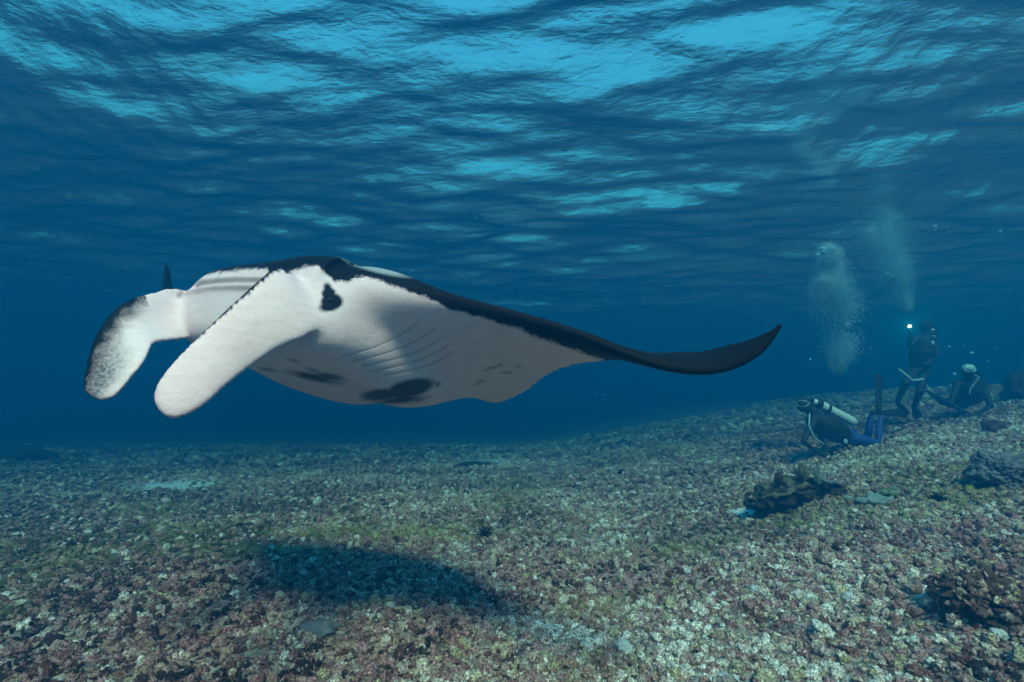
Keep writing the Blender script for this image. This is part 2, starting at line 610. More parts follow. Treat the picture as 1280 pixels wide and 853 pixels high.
# the largest pieces that can be picked out one by one lie close to the camera
r = np.random.default_rng(44)
placed = 0
while placed < 280:
    y = 1.9 + 3.0 * r.uniform() ** 1.3
    x = r.uniform(-1.05, 1.05) * y
    if blob_attr(np.array([x]), np.array([y]), SANDS)[0] > .3:
        continue
    o = link("rubble_piece", VARIANTS[r.integers(0, 14)], None, seabed)
    s = r.uniform(.034, .062)
    o.location = (x, y, gz1(x, y) + s * .35)
    o.scale = (s, s, s)
    o.rotation_euler = (r.uniform(-.6, .6), r.uniform(-.6, .6), r.uniform(0, 6.28))
    tn, algae_haze = tones(np.array([x]), np.array([y]), r)
    o["tone"], o["algae"] = float(tn[0]), float(algae_haze[0])
    placed += 1

# ------------------------------------------------------------------ manta ray
# stations across the span, far wing tip to near wing tip: leading edge, trailing edge, half thickness above and below, head bluntness
ST = [((207, 329, 4.20), (210, 338, 4.24), .012, .012, 0),
      ((204, 362, 3.98), (238, 394, 4.40), .03, .03, 0),
      ((212, 371, 3.55), (370, 432, 4.55), .06, .09, 0),
      ((226, 376, 3.16), (455, 466, 4.48), .16, .17, .4),
      ((232, 384, 2.90), (515, 484, 4.42), .31, .23, 1),
      ((300, 382, 2.66), (552, 494, 4.30),   .34, .27, 1),
      ((345, 380, 2.55), (574, 484, 4.15), .345, .27, 1),
      ((390, 378, 2.47), (614, 503, 3.95), .325, .25, 1),
      ((452, 350, 2.56), (652, 493, 3.45), .19, .17, .35),
      ((560, 370, 2.50), (686, 470, 3.10), .06, .09, 0),
      ((640, 391, 2.42), (718, 458, 2.86), .045, .06, 0),
      ((720, 415, 2.32), (756, 453, 2.64), .035, .042, 0),
      ((780, 441, 2.25), (794, 447, 2.50), .03, .034, 0),
      ((830, 460, 2.18), (836, 440, 2.36), .027, .03, 0),
      ((875, 467, 2.12), (876, 438, 2.26), .024, .026, 0),
      ((915, 462, 2.07), (918, 428, 2.17), .02, .022, 0),
      ((952, 441, 2.02), (953, 416, 2.09), .016, .017, 0),
      ((979, 403, 1.99), (977, 405, 2.01), .010, .010, 0)]
ctrl = np.array([[*P(*a), *P(*b), hu, hl, bl] for a, b, hu, hl, bl in ST])
S = catmull(ctrl, 9)
S[:, 6:8] = np.maximum(S[:, 6:8], .009)
S[:, 8] = np.clip(S[:, 8], 0, 1)
LE, TE = S[:, :3], S[:, 3:6]
tang = np.gradient(.5 * (LE + TE), axis=0)
NR = np.cross(TE - LE, tang)
NR /= np.linalg.norm(NR, axis=1)[:, None]
if NR[len(NR) // 2][2] < 0:
    NR = -NR
for _ in range(3):
    NR[1:-1] = .25 * NR[:-2] + .5 * NR[1:-1] + .25 * NR[2:]
NR /= np.linalg.norm(NR, axis=1)[:, None]

NC = 46
cc = (1 - np.cos(np.linspace(0, math.pi, NC))) / 2
def prof_wing(c):
    y = 2.969 * np.sqrt(c) - 1.26 * c - 3.516 * c ** 2 + 2.843 * c ** 3 - 1.036 * c ** 4
    return y / 1.0
def prof_head(c, rear=.55):
    k = np.clip(c / .13, 0, 1)
    fr_ = (1 - (1 - k) ** 3.0) ** (1 / 3.0)
    return fr_ * (1 - smooth(.3, 1.0, c) * .97)
rings = []
for i in range(len(S)):
    hu, hl, bl = S[i, 6:9]
    pu = (1 - bl) * prof_wing(cc) + bl * prof_head(cc)
    pl = (1 - bl) * prof_wing(cc) + bl * (.85 * prof_head(cc) + .45 * np.exp(-((cc - .5) / .24) ** 2))
    ch = TE[i] - LE[i]
    mid = bl * .0
    up = LE[i] + cc[:, None] * ch + NR[i] * (hu * pu + mid)[:, None]
    lo = LE[i] + cc[:, None] * ch - NR[i] * (hl * pl)[:, None]
    hm = np.interp(i, [36, 41, 45, 54, 63], [.00, .075, .10, .105, .09])   # the mouth line droops to its far corner
    if bl > .5:                                   # mouth slit below the upper lip, lower lip proud of it
        hfrac = pu
        g_ = 0 * np.exp(-((hu * pu - hm) / .017) ** 2) * (cc < .12) * smooth(.5, 1, bl)
        up += g_[:, None] * ch / np.linalg.norm(ch)
        l2 = 0 * np.exp(-((hu * pu - hm + .045) / .03) ** 2) * (cc < .12) * smooth(.5, 1, bl)
        up += l2[:, None] * ch / np.linalg.norm(ch)
    rings.append(np.vstack([up[::-1], lo[1:-1]]))
mg = Geo().loft(rings)

def paddle(rows, thick, M=20, per=5, curl=0.0):
    """A flat fin from edge pairs (a, b): thin at both edges, thicker along its middle."""
    C = catmull(np.array([[*P(*a), *P(*b)] for a, b in rows]), per)
    A, B = C[:, :3], C[:, 3:]
    t = np.gradient(.5 * (A + B), axis=0)
    n = np.cross(B - A, t)
    n /= np.linalg.norm(n, axis=1)[:, None]
    if n[len(n) // 2][1] > 0:
        n = -n
    th = np.linspace(0, 2 * math.pi, M, endpoint=False)
    rg = []
    for i in range(len(C)):
        w = np.linalg.norm(B[i] - A[i])
        tk = min(thick, w * .35)
        ca, sa = np.cos(th), np.sin(th)
        s = .5 - .5 * ca
        mid = A[i] + s[:, None] * (B[i] - A[i])
        off = tk * np.sign(sa) * np.abs(sa) ** .45 * .5 + curl * w * (4 * s * (1 - s))
        rg.append(mid + off[:, None] * n[i])
    return rg, C
near_rows = [((398, 350, 2.62), (430, 395, 2.62)), ((364, 342, 2.52), (414, 410, 2.52)), ((345, 333, 2.40), (392, 420, 2.43)),
             ((318, 354, 2.31), (352, 434, 2.34)), ((285, 384, 2.22), (313, 460, 2.25)), ((252, 416, 2.15), (283, 484, 2.16)),
             ((221, 447, 2.08), (258, 506, 2.09)), ((199, 475, 2.03), (236, 519, 2.04)), ((192, 495, 2.01), (217, 524, 2.01)), ((196, 512, 2.0), (204, 520, 2.0))]
far_rows = [((250, 368, 3.1), (285, 412, 3.05)), ((212, 360, 2.94), (244, 422, 2.92)), ((182, 365, 2.80), (208, 427, 2.74)),
            ((158, 376, 2.68), (193, 430, 2.66)), ((138, 391, 2.62), (187, 441, 2.60)), ((121, 415, 2.56), (181, 453, 2.55)),
            ((110, 445, 2.52), (168, 468, 2.51)), ((105, 470, 2.49), (154, 485, 2.48)), ((104, 487, 2.47), (141, 497, 2.46)), ((112, 496, 2.46), (126, 501, 2.46))]
rg_n, C_n = paddle(near_rows, .036, curl=.05)
rg_f, C_f = paddle(far_rows, .036, curl=-.06)
head_bvh = BVHTree.FromPolygons(mg.v, mg.f)
def on_head(u, v, out=0.0):
    loc, n, i, d = head_bvh.ray_cast(Vector((0, 0, CAM_Z)), cam_ray(u, v).normalized())
    if loc is None:
        loc = head_bvh.find_nearest(P(u, v, 2.8))[0]
    return loc - cam_ray(u, v).normalized() * out
LIP = [(219, 388), (224, 377), (234, 367), (250, 361), (272, 358.5), (296, 357.5), (322, 358), (345, 360)]
mg.tube([on_head(u, v, .004) for u, v in LIP], [.008, .011] + [.019] * 5 + [.015], 10)
mg.loft(rg_n)
mg.loft(rg_f)
# pelvic flaps and tail behind the body, dorsal fin on its base
tail0 = P(575, 470, 4.25)
axis = Vector((.45, .85, .12)).normalized()
mg.tube([tail0 - axis * .5, tail0, tail0 + axis * .5, tail0 + axis * 1.3], [.07, .045, .022, .012], 10)
eye_d = {}
manta_me = mg.fused("manta_ray", .0105, 8, .5)
MV = verts_of(manta_me)
# knead the roots of the two head fins smoothly into the head
ed = np.empty(len(manta_me.edges) * 2, np.int32)
manta_me.edges.foreach_get("vertices", ed)
ed = ed.reshape(-1, 2)
wt = np.zeros(len(MV))
for (u_, v_, d_), rad in (((204, 396, 2.88), .20), ((398, 385, 2.47), .20), ((590, 485, 4.1), .3)):
    wt = np.maximum(wt, 1 - smooth(.5, 1, np.linalg.norm(MV - np.array(P(u_, v_, d_)), axis=1) / rad))
slit = np.linalg.norm(MV - np.array(P(300, 358, 2.62)), axis=1) / .20
wt *= smooth(.6, 1.2, slit)
deg = np.bincount(ed.ravel(), minlength=len(MV))
for _ in range(60):
    acc = np.zeros_like(MV)
    for k in range(3):
        acc[:, k] = np.bincount(ed[:, 0], MV[ed[:, 1], k], len(MV)) + np.bincount(ed[:, 1], MV[ed[:, 0], k], len(MV))
    MV = MV + (wt * .6)[:, None] * (acc / deg[:, None] - MV)
manta_me.vertices.foreach_set("co", MV.ravel())
manta_me.update()
# press in the mouth slit above the lower lip, a fold of the palate over it, and the gill slits
def line_dist(U_, V_, pts):
    q, best = np.stack([U_, V_], 1), np.full(len(U_), 1e9)
    for a, b_ in zip(pts[:-1], pts[1:]):
        a, b_ = np.array(a, float), np.array(b_, float)
        t = np.clip(((q - a) @ (b_ - a)) / ((b_ - a) @ (b_ - a)), 0, 1)
        best = np.minimum(best, np.linalg.norm(q - a - t[:, None] * (b_ - a), axis=1))
    return best
GILLS = [((524, 402), (492, 432), (428, 446)), ((544, 411), (508, 440), (440, 452)), ((556, 420), (520, 448), (452, 458)),
         ((562, 430), (530, 455), (466, 464)), ((566, 440), (540, 461), (480, 470))]
GILLS = [[(1 - t) ** 2 * np.array(a) + 2 * t * (1 - t) * np.array(b_) + t * t * np.array(c_) for t in np.linspace(0, 1, 14)] for a, b_, c_ in GILLS]
N0 = normals_of(manta_me)
U0, V0 = to_px(MV)
front = np.einsum('ij,ij->i', N0, np.array([0, 0, CAM_Z]) - MV) > 0
near_head = front & (np.linalg.norm(MV - np.array(P(285, 365, 2.7)), axis=1) < .62)
off_lobe = np.min(np.linalg.norm(MV[:, None, :] - np.array([C_n[i, :3] * (1 - t) + C_n[i, 3:] * t for i in range(12, len(C_n), 3) for t in (.1, .3, .5, .7, .9)])[None], axis=2), axis=1) > .10 if len(MV) < 400000 else front
slit_d = np.where(near_head & off_lobe, line_dist(U0, V0, [(u + 1, v - 7) for u, v in LIP[1:]]), 99)
fold_d = np.where(near_head & off_lobe, line_dist(U0, V0, [(u + 6, v - 17) for u, v in LIP[3:]]), 99)
gill_d = np.full(len(MV), 99.0)
for g_ in GILLS:
    gill_d = np.minimum(gill_d, line_dist(U0, V0, g_))
gill_d = np.where(front & off_lobe, gill_d, 99)
push = .02 * np.exp(-(slit_d / 2.0) ** 2) + .0012 * np.exp(-(gill_d / 1.8) ** 2)
MV = MV - N0 * push[:, None]
manta_me.vertices.foreach_set("co", MV.ravel())
manta_me.update()
MN = normals_of(manta_me)
U, V = to_px(MV)
camp = np.array([0, 0, CAM_Z])

def seg_dist(p, pts):
    best = np.full(len(p), 1e9)
    for a, b_ in zip(pts[:-1], pts[1:]):
        d = b_ - a
        t = np.clip(((p - a) @ d) / (d @ d + 1e-9), 0, 1)
        best = np.minimum(best, np.linalg.norm(p - a - t[:, None] * d, axis=1))
    return best
# nearest station of each vertex, to know its own 'up'
from mathutils.kdtree import KDTree
kd = KDTree(len(S) * 8)
for i in range(len(S)):
    for k in range(8):
        t = (k + .3) / 8
        kd.insert(LE[i] * (1 - t) + TE[i] * t, i)
kd.balance()
near_i = np.array([kd.find(p)[1] for p in MV])
upn = np.einsum('ij,ij->i', MN, NR[near_i])
facing = np.einsum('ij,ij->i', MN, camp - MV)
def lobe_coord(C, p):
    """(distance to the fin's sheet lines, position across 0..1, row 0..1) for vertices close to a fin."""
    best = np.full(len(p), 1e9); acr = np.zeros(len(p)); row = np.zeros(len(p))
    for i in range(len(C)):
        a, b_ = C[i, :3], C[i, 3:]
        d = b_ - a
        t = np.clip(((p - a) @ d) / (d @ d + 1e-9), 0, 1)
        q = np.linalg.norm(p - a - t[:, None] * d, axis=1)
        k = q < best
        best[k], acr[k], row[k] = q[k], t[k], i / (len(C) - 1)
    return best, acr, row
dn, an, rn = lobe_coord(C_n, MV)
df, af, rf = lobe_coord(C_f, MV)
on_n = (dn < .06) & (rn > .22)
on_f = (df < .06) & (rf > .24)

# dark back, white belly: 'dark' is a signed field, positive on the dark side, in units of about a pixel of the photograph
BND = [(150, 360), (190, 351), (215, 350), (250, 344), (300, 337), (334, 336), (342, 344), (352, 346), (366, 338), (378, 333), (396, 332), (404, 341), (418, 352), (436, 353),
       (446, 346), (470, 349), (500, 360), (530, 372), (560, 386), (600, 397), (640, 408), (680, 423), (720, 438), (760, 452), (790, 466), (800, 480), (1000, 520)]
bx, by = np.array(BND, float).T
pix = np.interp(U, bx, by) - V
back = (upn - .25) * 26
wing_out = smooth(770, 810, U) * 30
dark = np.where((facing > 0) & (near_i > 30), np.maximum(pix, np.where(near_i > 79, back, -30)), back)
dark = np.where(near_i > 99, np.maximum(dark, wing_out - 8), dark)
dark = np.where(near_i < 16, np.maximum(dark, 12), dark)
dark = np.where(seg_dist(MV, np.array([tail0 + axis * .02, tail0 + axis * 1.35])) < .05, np.maximum(dark, 12), dark)
dark = np.where(on_n, np.maximum(6.5 - an * 85 - np.clip(rn - .38, 0, 1) * 20, np.where(facing < 0, 5, -20)), dark)
dark = np.where(on_f, np.maximum((.30 - af) * 40 + np.minimum(0, (rf - .33) * 60), -20), dark)
set_attr(manta_me, "dark", dark)
# grey mottling on the far lobe
mott = np.where(on_f, np.exp(-((af - .45) / .36) ** 2) * smooth(.36, .75, rf), 0)
set_attr(manta_me, "mottle", mott)
set_attr(manta_me, "soft", on_f.astype(float))
# belly and shoulder marks: ellipses (u, v, half length, half width, tilt)
def ell(u, v, a, b_, tilt):
    t = math.radians(tilt)
    du, dv = U - u, V - v
    x, y = du * math.cos(t) + dv * math.sin(t), -du * math.sin(t) + dv * math.cos(t)
    return (1 - np.sqrt((x / a) ** 2 + (y / b_) ** 2)) * min(a, b_)
spots = np.full(len(MV), -99.0)
for e in ((512, 486, 32, 12, -14), (476, 494, 26, 8, -4), (392, 472, 34, 5, 12), (410, 471, 22, 4.5, 10), (500, 500, 34, 5, -6), (547, 481, 4, 2.6, -30), (524, 500, 6, 2.5, -25),
          (367, 451, 5, 1.6, 15), (334, 462, 9, 1.8, 10), (391, 463, 7, 1.8, 15), (616, 460, 4, 1.2, -5), (625, 456, 3, 1.2, 0), (634, 466, 4.5, 1.4, 5), (602, 476, 3, 1.2, 0),
          (597, 480, 2.5, 1.2, 0), (608, 463, 3, 1.0, 0), (648, 458, 3, 1, 0)):
    spots = np.maximum(spots, ell(*e))
spots = np.where((facing > 0) & (~on_n) & (~on_f), spots, -99)
set_attr(manta_me, "spots", spots)
eyeP = np.where(facing > 0, np.max([ell(415, 377, 14, 11, 0), ell(411, 368, 9, 9, 0), ell(409.5, 360, 5, 7, -15), ell(412, 383, 13, 7, -8)], axis=0), -99)
set_attr(manta_me, "eye_patch", eyeP)
set_attr(manta_me, "shoulder", np.where(upn > -.3, ell(472, 333, 46, 8, 14), -99))
gill = np.minimum(gill_d, slit_d * .32)  # gill lines plus mouth slit, whose crevice shade is painted in dark grey
set_attr(manta_me, "gill", np.minimum(gill, 30))
set_attr(manta_me, "lobe", np.where(on_n, rn, 0))

m_man, nt, b = mat_new("manta_skin")
fine = pos_noise(nt, 55, 4, .7)
coarse = pos_noise(nt, 9, 4, .6)
ragged = math_n(nt, 'MULTIPLY', math_n(nt, 'SUBTRACT', pos_noise(nt, 110, 4, .65), .5), 10.0)
ragged = math_n(nt, 'ADD', ragged, math_n(nt, 'MULTIPLY', math_n(nt, 'SUBTRACT', pos_noise(nt, 14, 3, .6), .5), 14.0))
dk = math_n(nt, 'ADD', attr(nt, "dark"), ragged)
dk_r = ramp(nt, [(.37, 0.0), (.62, 1.0)])
soft_k = math_n(nt, 'SUBTRACT', .06, math_n(nt, 'MULTIPLY', attr(nt, "soft"), .042))
nt.links.new(math_n(nt, 'ADD', math_n(nt, 'MULTIPLY', dk, soft_k), .5), dk_r.inputs[0])
white = mix_c(nt, coarse, (.93, .61, .62), (.96, .73, .73))
lob = ramp(nt, [(.3, (1, 1, 1)), (.7, (1.0, .93, .93))])
nt.links.new(attr(nt, "lobe"), lob.inputs[0])
white = mix_c(nt, 1.0, white, lob.outputs[0], 'MULTIPLY')
mottl = ramp(nt, [(.35, (.80, .80, .80)), (.52, (1, 1, 1)), (.70, (1.04, 1.03, 1.02))])
nt.links.new(pos_noise(nt, 30, 6, .72), mottl.inputs[0])
white = mix_c(nt, .3, white, mottl.outputs[0], 'MULTIPLY')
scar = nd(nt, "ShaderNodeTexNoise", i_Scale=5.0, i_Detail=2.0, i_Roughness=.5)
tcs = nt.nodes.new("ShaderNodeTexCoord"); mps = nd(nt, "ShaderNodeMapping")
mps.inputs["Scale"].default_value = (1.2, 1.2, 9.0)
nt.links.new(tcs.outputs["Object"], mps.inputs["Vector"]); nt.links.new(mps.outputs[0], scar.inputs["Vector"])
scr = ramp(nt, [(.40, (.90, .88, .87)), (.55, (1, 1, 1))])
nt.links.new(scar.outputs["Fac"], scr.inputs[0])
white = mix_c(nt, .5, white, scr.outputs[0], 'MULTIPLY')
gl_r = ramp(nt, [(.0, .8), (.035, .55), (.06, 0.0)])
nt.links.new(math_n(nt, 'DIVIDE', attr(nt, "gill"), 30.0), gl_r.inputs[0])
white = mix_c(nt, math_n(nt, 'MULTIPLY', gl_r.outputs[0], .55), white, (.22, .20, .20))
sp = math_n(nt, 'ADD', attr(nt, "spots"), math_n(nt, 'MULTIPLY', ragged, .14))
sp_r = ramp(nt, [(.36, 0.0), (.72, .95)])
nt.links.new(math_n(nt, 'ADD', math_n(nt, 'MULTIPLY', sp, .08), .5), sp_r.inputs[0])
white = mix_c(nt, sp_r.outputs[0], white, (.05, .05, .055))
mo = ramp(nt, [(.15, 0.0), (1.0, .95)])
nt.links.new(math_n(nt, 'MULTIPLY', attr(nt, "mottle"), math_n(nt, 'ADD', math_n(nt, 'MULTIPLY', fine, 2.0), -.12)), mo.inputs[0])
white = mix_c(nt, mo.outputs[0], white, (.10, .10, .12))
ey = ramp(nt, [(.4, 0.0), (.62, 1.0)])
nt.links.new(math_n(nt, 'ADD', math_n(nt, 'MULTIPLY', math_n(nt, 'ADD', attr(nt, "eye_patch"), math_n(nt, 'MULTIPLY', ragged, .3)), .055), .5), ey.inputs[0])
white = mix_c(nt, ey.outputs[0], white, (.007, .006, .007))
black = mix_c(nt, fine, (.004, .004, .005), (.012, .012, .014))
sh = ramp(nt, [(.42, 0.0), (.62, 1.0)])
nt.links.new(math_n(nt, 'ADD', math_n(nt, 'MULTIPLY', attr(nt, "shoulder"), .05), .5), sh.inputs[0])
black = mix_c(nt, math_n(nt, 'MULTIPLY', sh.outputs[0], .7), black, (.45, .50, .50))
nt.links.new(mix_c(nt, dk_r.outputs[0], white, black), b.inputs["Base Color"])
b.inputs["Roughness"].default_value = 0.5
b.inputs["Specular IOR Level"].default_value = 0.12
b.inputs["Subsurface Weight"].default_value = 0.0
hgt = math_n(nt, 'ADD', math_n(nt, 'MULTIPLY', pos_noise(nt, 130, 3, .6), .5), math_n(nt, 'MULTIPLY', coarse, 1.2))
hgt = math_n(nt, 'SUBTRACT', hgt, math_n(nt, 'MULTIPLY', gl_r.outputs[0], .3))
bump(nt, b, hgt, 0.38, 0.012)
darkest = math_n(nt, 'MAXIMUM', dk_r.outputs[0], math_n(nt, 'MAXIMUM', ey.outputs[0], sp_r.outputs[0]))
nt.links.new(math_n(nt, 'SUBTRACT', .13, math_n(nt, 'MULTIPLY', darkest, .10)), b.inputs["Specular IOR Level"])
manta = link("manta_ray", manta_me, m_man, label="large manta ray gliding above the rubble seabed, white belly, dark back, both head fins unrolled", cat="manta ray")

bvh = BVHTree.FromPolygons([tuple(p) for p in MV], [tuple(p.vertices) for p in manta_me.polygons])
def hit(u, v):
    loc, n, i, d = bvh.ray_cast(Vector((0, 0, CAM_Z)), cam_ray(u, v).normalized())
    return loc, n
m_eye, nt, b = mat_new("manta_eye")
nt.links.new(mix_c(nt, pos_noise(nt, 40), (.006, .005, .006), (.012, .011, .012)), b.inputs["Base Color"])
b.inputs["Roughness"].default_value = 0.3
b.inputs["Specular IOR Level"].default_value = 0.12
e_loc, e_n = hit(413, 375)
link("eye", Geo().ball(e_loc - e_n * .017, .024, 3).mesh("eye"), m_eye, manta)

# ------------------------------------------------------------------ rocks, corals and urchins on the seabed
def rock_mesh(name, size, seed, sub=5, rough=.35, freq=1.6, knobs=0.0):
    bm = bmesh.new()
    bmesh.ops.create_icosphere(bm, subdivisions=sub, radius=1)
    v = np.array([w.co[:] for w in bm.verts])
    f = [[w.index for w in q.verts] for q in bm.faces]
    bm.free()
    d = rough * fbm(v * freq + seed * 7.7, 3, seed) + rough * .35 * fbm(v * freq * 3.3 + seed, 3, seed + 9) + rough * .35 * fbm(v * freq * 9 + seed, 3, seed + 19)
    if knobs:
        d = d + knobs * (1 - np.abs(vnoise(v * 7 + seed, seed + 4)) * 2)
    v = v * (1 + d)[:, None] * np.array(size)
    return new_mesh(name, v, f)

def coral_mat(name, dark, mid, pale, scale=14.0, bumpy=.8):
    m, nt, b = mat_new(name)
    r = ramp(nt, [(.32, dark), (.5, mid), (.68, pale)])
    nt.links.new(geo_noise(nt, scale, 5, .65), r.inputs[0])
    f = geo_noise(nt, 70, 4, .65)
    nt.links.new(mix_c(nt, .5, r.outputs[0], mix_c(nt, f, dark, pale)), b.inputs["Base Color"])
    b.inputs["Roughness"].default_value = .9
    b.inputs["Specular IOR Level"].default_value = .12
    bump(nt, b, f, bumpy, .02)
    return m

m_brown = coral_mat("brown_algae_rock", (.025, .014, .012), (.085, .045, .035), (.26, .15, .13))
m_grey = coral_mat("grey_coral", (.07, .07, .08), (.20, .19, .20), (.38, .36, .38))
m_dark = coral_mat("dark_reef_rock", (.012, .011, .010), (.04, .033, .026), (.13, .10, .075))
m_olive = coral_mat("olive_coral", (.05, .04, .02), (.15, .12, .06), (.30, .26, .14))
m_soft = coral_mat("soft_coral", (.16, .19, .17), (.30, .34, .31), (.46, .50, .46), 20)
m_green = coral_mat("green_coral", (.08, .10, .04), (.20, .23, .11), (.36, .38, .22), 20)
m_yell = coral_mat("yellow_coral", (.16, .12, .05), (.42, .36, .16), (.62, .56, .32), 18)
m_plate = coral_mat("plate_coral", (.11, .11, .12), (.24, .23, .24), (.36, .35, .35), 24)
m_black = coral_mat("black_spines", (.004, .004, .005), (.010, .009, .010), (.02, .018, .02))

def on_ground(u, v, lift=0.0):
    q = ground_at(u, v)
    return Vector((q.x, q.y, gz1(q.x, q.y) + lift))

def lumps(name, loc, mat, seed, n, spread, rmin, rmax, flat=.8, **kw):
    """A mound of lobed heads grown together, one mesh."""
    r = np.random.default_rng(seed)
    gg = Geo()
    for k in range(n):
        a, d = r.uniform(0, 6.28), spread * math.sqrt(r.uniform())
        rad = r.uniform(rmin, rmax) * (1 - .4 * d / spread)
        me = rock_mesh("t", (rad, rad, rad * flat), seed * 13 + k, 3, .28, 1.8, .05)
        vv = verts_of(me) + np.array([d * math.cos(a) * 1.3, d * math.sin(a), rad * .45])
        gg.add(vv, [tuple(p.vertices) for p in me.polygons])
        bpy.data.meshes.remove(me)
    return link(name, gg.mesh(name), mat, loc=loc, **kw)

def crust(objs, n, smin, smax, seed, tone_shift=0.0):
    """Rubble lying on the upper sides of the given rocks."""
    r = np.random.default_rng(seed)
    P_, S_ = [], []
    for o in objs:
        v, nn = verts_of(o.data), normals_of(o.data)
        up = np.nonzero(nn[:, 2] > .15)[0]
        k = r.choice(up, n)
        P_.append(v[k] + np.array(o.location) + (np.array(o.parent.location) if o.parent else 0))
    P_ = np.concatenate(P_)
    P_ = P_[P_[:, 2] > gz(P_[:, 0], P_[:, 1]) - .02]
    m = bpy.data.meshes.new("coral_rubble")
    m.vertices.add(len(P_))
    m.vertices.foreach_set("co", P_.ravel())
    set_attr(m, "s", smin + (smax - smin) * r.uniform(0, 1, len(P_)) ** 2)
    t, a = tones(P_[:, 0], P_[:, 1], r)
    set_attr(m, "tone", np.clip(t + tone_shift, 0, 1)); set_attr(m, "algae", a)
    at = m.attributes.new("rot", 'FLOAT_VECTOR', 'POINT'); at.data.foreach_set("vector", r.uniform(0, 6.28, len(P_) * 3).astype(np.float32))
    at = m.attributes.new("idx", 'INT', 'POINT'); at.data.foreach_set("value", r.integers(0, 14, len(P_)).astype(np.int32))
    o = link("coral_rubble", m, m_rub, kind="stuff")
    o.modifiers.new("scatter", 'NODES').node_group = ng

# the ledge under the plate corals
c0 = on_ground(1008, 632)
ledge = link("reef_ledge", None, loc=c0, label="dark undercut coral outcrop below the crouching blue-legged diver", cat="reef outcrop")
rocks = [link("rock", rock_mesh("rock", sz, sd, 5, .5, 1.6, .04), m_dark, ledge, loc=lc) for sz, sd, lc in (((.36, .22, .17), 3, (-.20, .16, .06)), ((.24, .22, .20), 5, (.10, .20, .08)), ((.20, .18, .15), 8, (.36, .20, .10)),
                                                                                   ((.15, .13, .10), 11, (-.50, .10, .02)))]
crust(rocks, 45, .012, .035, 31, -.25)
def plate(seed, rx, ry, th):
    n = 40
    r = np.random.default_rng(seed)
    rim = 1 + r.normal(0, .05, n) + .22 * np.array([math.sin(3 * a + seed) * .6 + math.sin(5 * a + 2 * seed) * .5 + .3 * math.sin(11 * a + seed) for a in np.linspace(0, 2 * math.pi, n, endpoint=False)])
    rings = []
    for k, z, rf in ((0, -th * 2.2, .25), (1, -th, .6), (2, -.2 * th, .95), (3, .2 * th, 1.0), (4, .5 * th, .96), (5, .25 * th, .7), (6, -.2 * th, .35), (7, -.4 * th, .08)):
        rings.append([(rx * rf * rim[i] * math.cos(a), ry * rf * rim[i] * math.sin(a), z + .015 * math.sin(4 * a + k)) for i, a in enumerate(np.linspace(0, 2 * math.pi, n, endpoint=False))])
    return Geo().loft(rings).mesh("plate")
for k, (dx, dy, dz, rx, ry, th, mt_, tx, ty) in enumerate(((-.26, .02, .20, .26, .17, .022, m_olive, .34, -.30), (-.02, .08, .25, .22, .16, .022, m_brown, .28, -.08), (.31, .06, .27, .22, .13, .020, m_plate, .22, .14),
                                                       (-.44, .02, .09, .17, .11, .018, m_dark, .35, -.38), (.10, .20, .28, .20, .14, .02, m_olive, .1, .1), (-.12, -.06, .15, .13, .09, .016, m_brown, .45, -.2))):
    o = link("plate", plate(k + 2, rx, ry, th), mt_, ledge, loc=(dx, dy, dz))
    o.rotation_euler = (tx, ty, .4 * k)
lumps("yellow_coral", c0 + Vector((.60, .14, .04)), m_yell, 5, 9, .14, .05, .10, label="knobbly yellow coral head beside the dark undercut outcrop", cat="coral")
lumps("soft_coral", on_ground(1090, 628), m_soft, 6, 12, .20, .05, .10, .7, label="pale grey-green soft coral clump in front of the knobbly yellow coral", cat="coral")
lumps("soft_coral", on_ground(1122, 618), m_green, 7, 10, .15, .05, .09, .7, label="dull green soft coral clump on the rubble slope, greener than its pale neighbour", cat="coral")
def feather_star(name, loc, n, length, mat, seed, **kw):
    r = np.random.default_rng(seed)
    gg = Geo()
    for k in range(n):
        a = 6.283 * k / n + r.uniform(-.15, .15)
        el = r.uniform(.35, 1.35)
        L = length * r.uniform(.7, 1.1)
        pts = []
        for t in np.linspace(0, 1, 7):
            e = el + .5 * t
            pts.append(Vector((math.cos(a) * math.cos(e) * L * t, math.sin(a) * math.cos(e) * L * t, math.sin(min(e, 1.6)) * L * t)))
        gg.tube(pts, [.007 * (1 - .7 * t) for t in np.linspace(0, 1, 7)], 5)
        for t in np.linspace(.15, .98, 16):
            i = min(int(t * 6), 5)
            p = pts[i].lerp(pts[i + 1], t * 6 - i)
            d = (pts[i + 1] - pts[i]).normalized()
            sd = d.cross(Vector((0, 0, 1))).normalized()
            for sg in (-1, 1):
                e = p + (sd * sg * .9 + d * .5) * (.05 * (1 - .6 * t))
                w = d * .004
                gg.add([p - w, p + w, e + w * .4, e - w * .4], [(0, 1, 2, 3)])
    return link(name, gg.mesh(name), mat, loc=loc, **kw)
feather_star("feather_star", c0 + Vector((-.02, .0, .27)), 16, .22, m_olive, 3, label="olive feather star with raised arms on top of the dark outcrop", cat="feather star")
feather_star("feather_star", c0 + Vector((-.30, .02, .22)), 14, .17, m_brown, 4, label="small brown feather star near the outer end of the dark outcrop", cat="feather star")
feather_star("feather_star", c0 + Vector((.14, -.05, .25)), 9, .20, m_soft, 9, label="pale feather star with stiff upright arms beside the grey plate coral", cat="feather star")

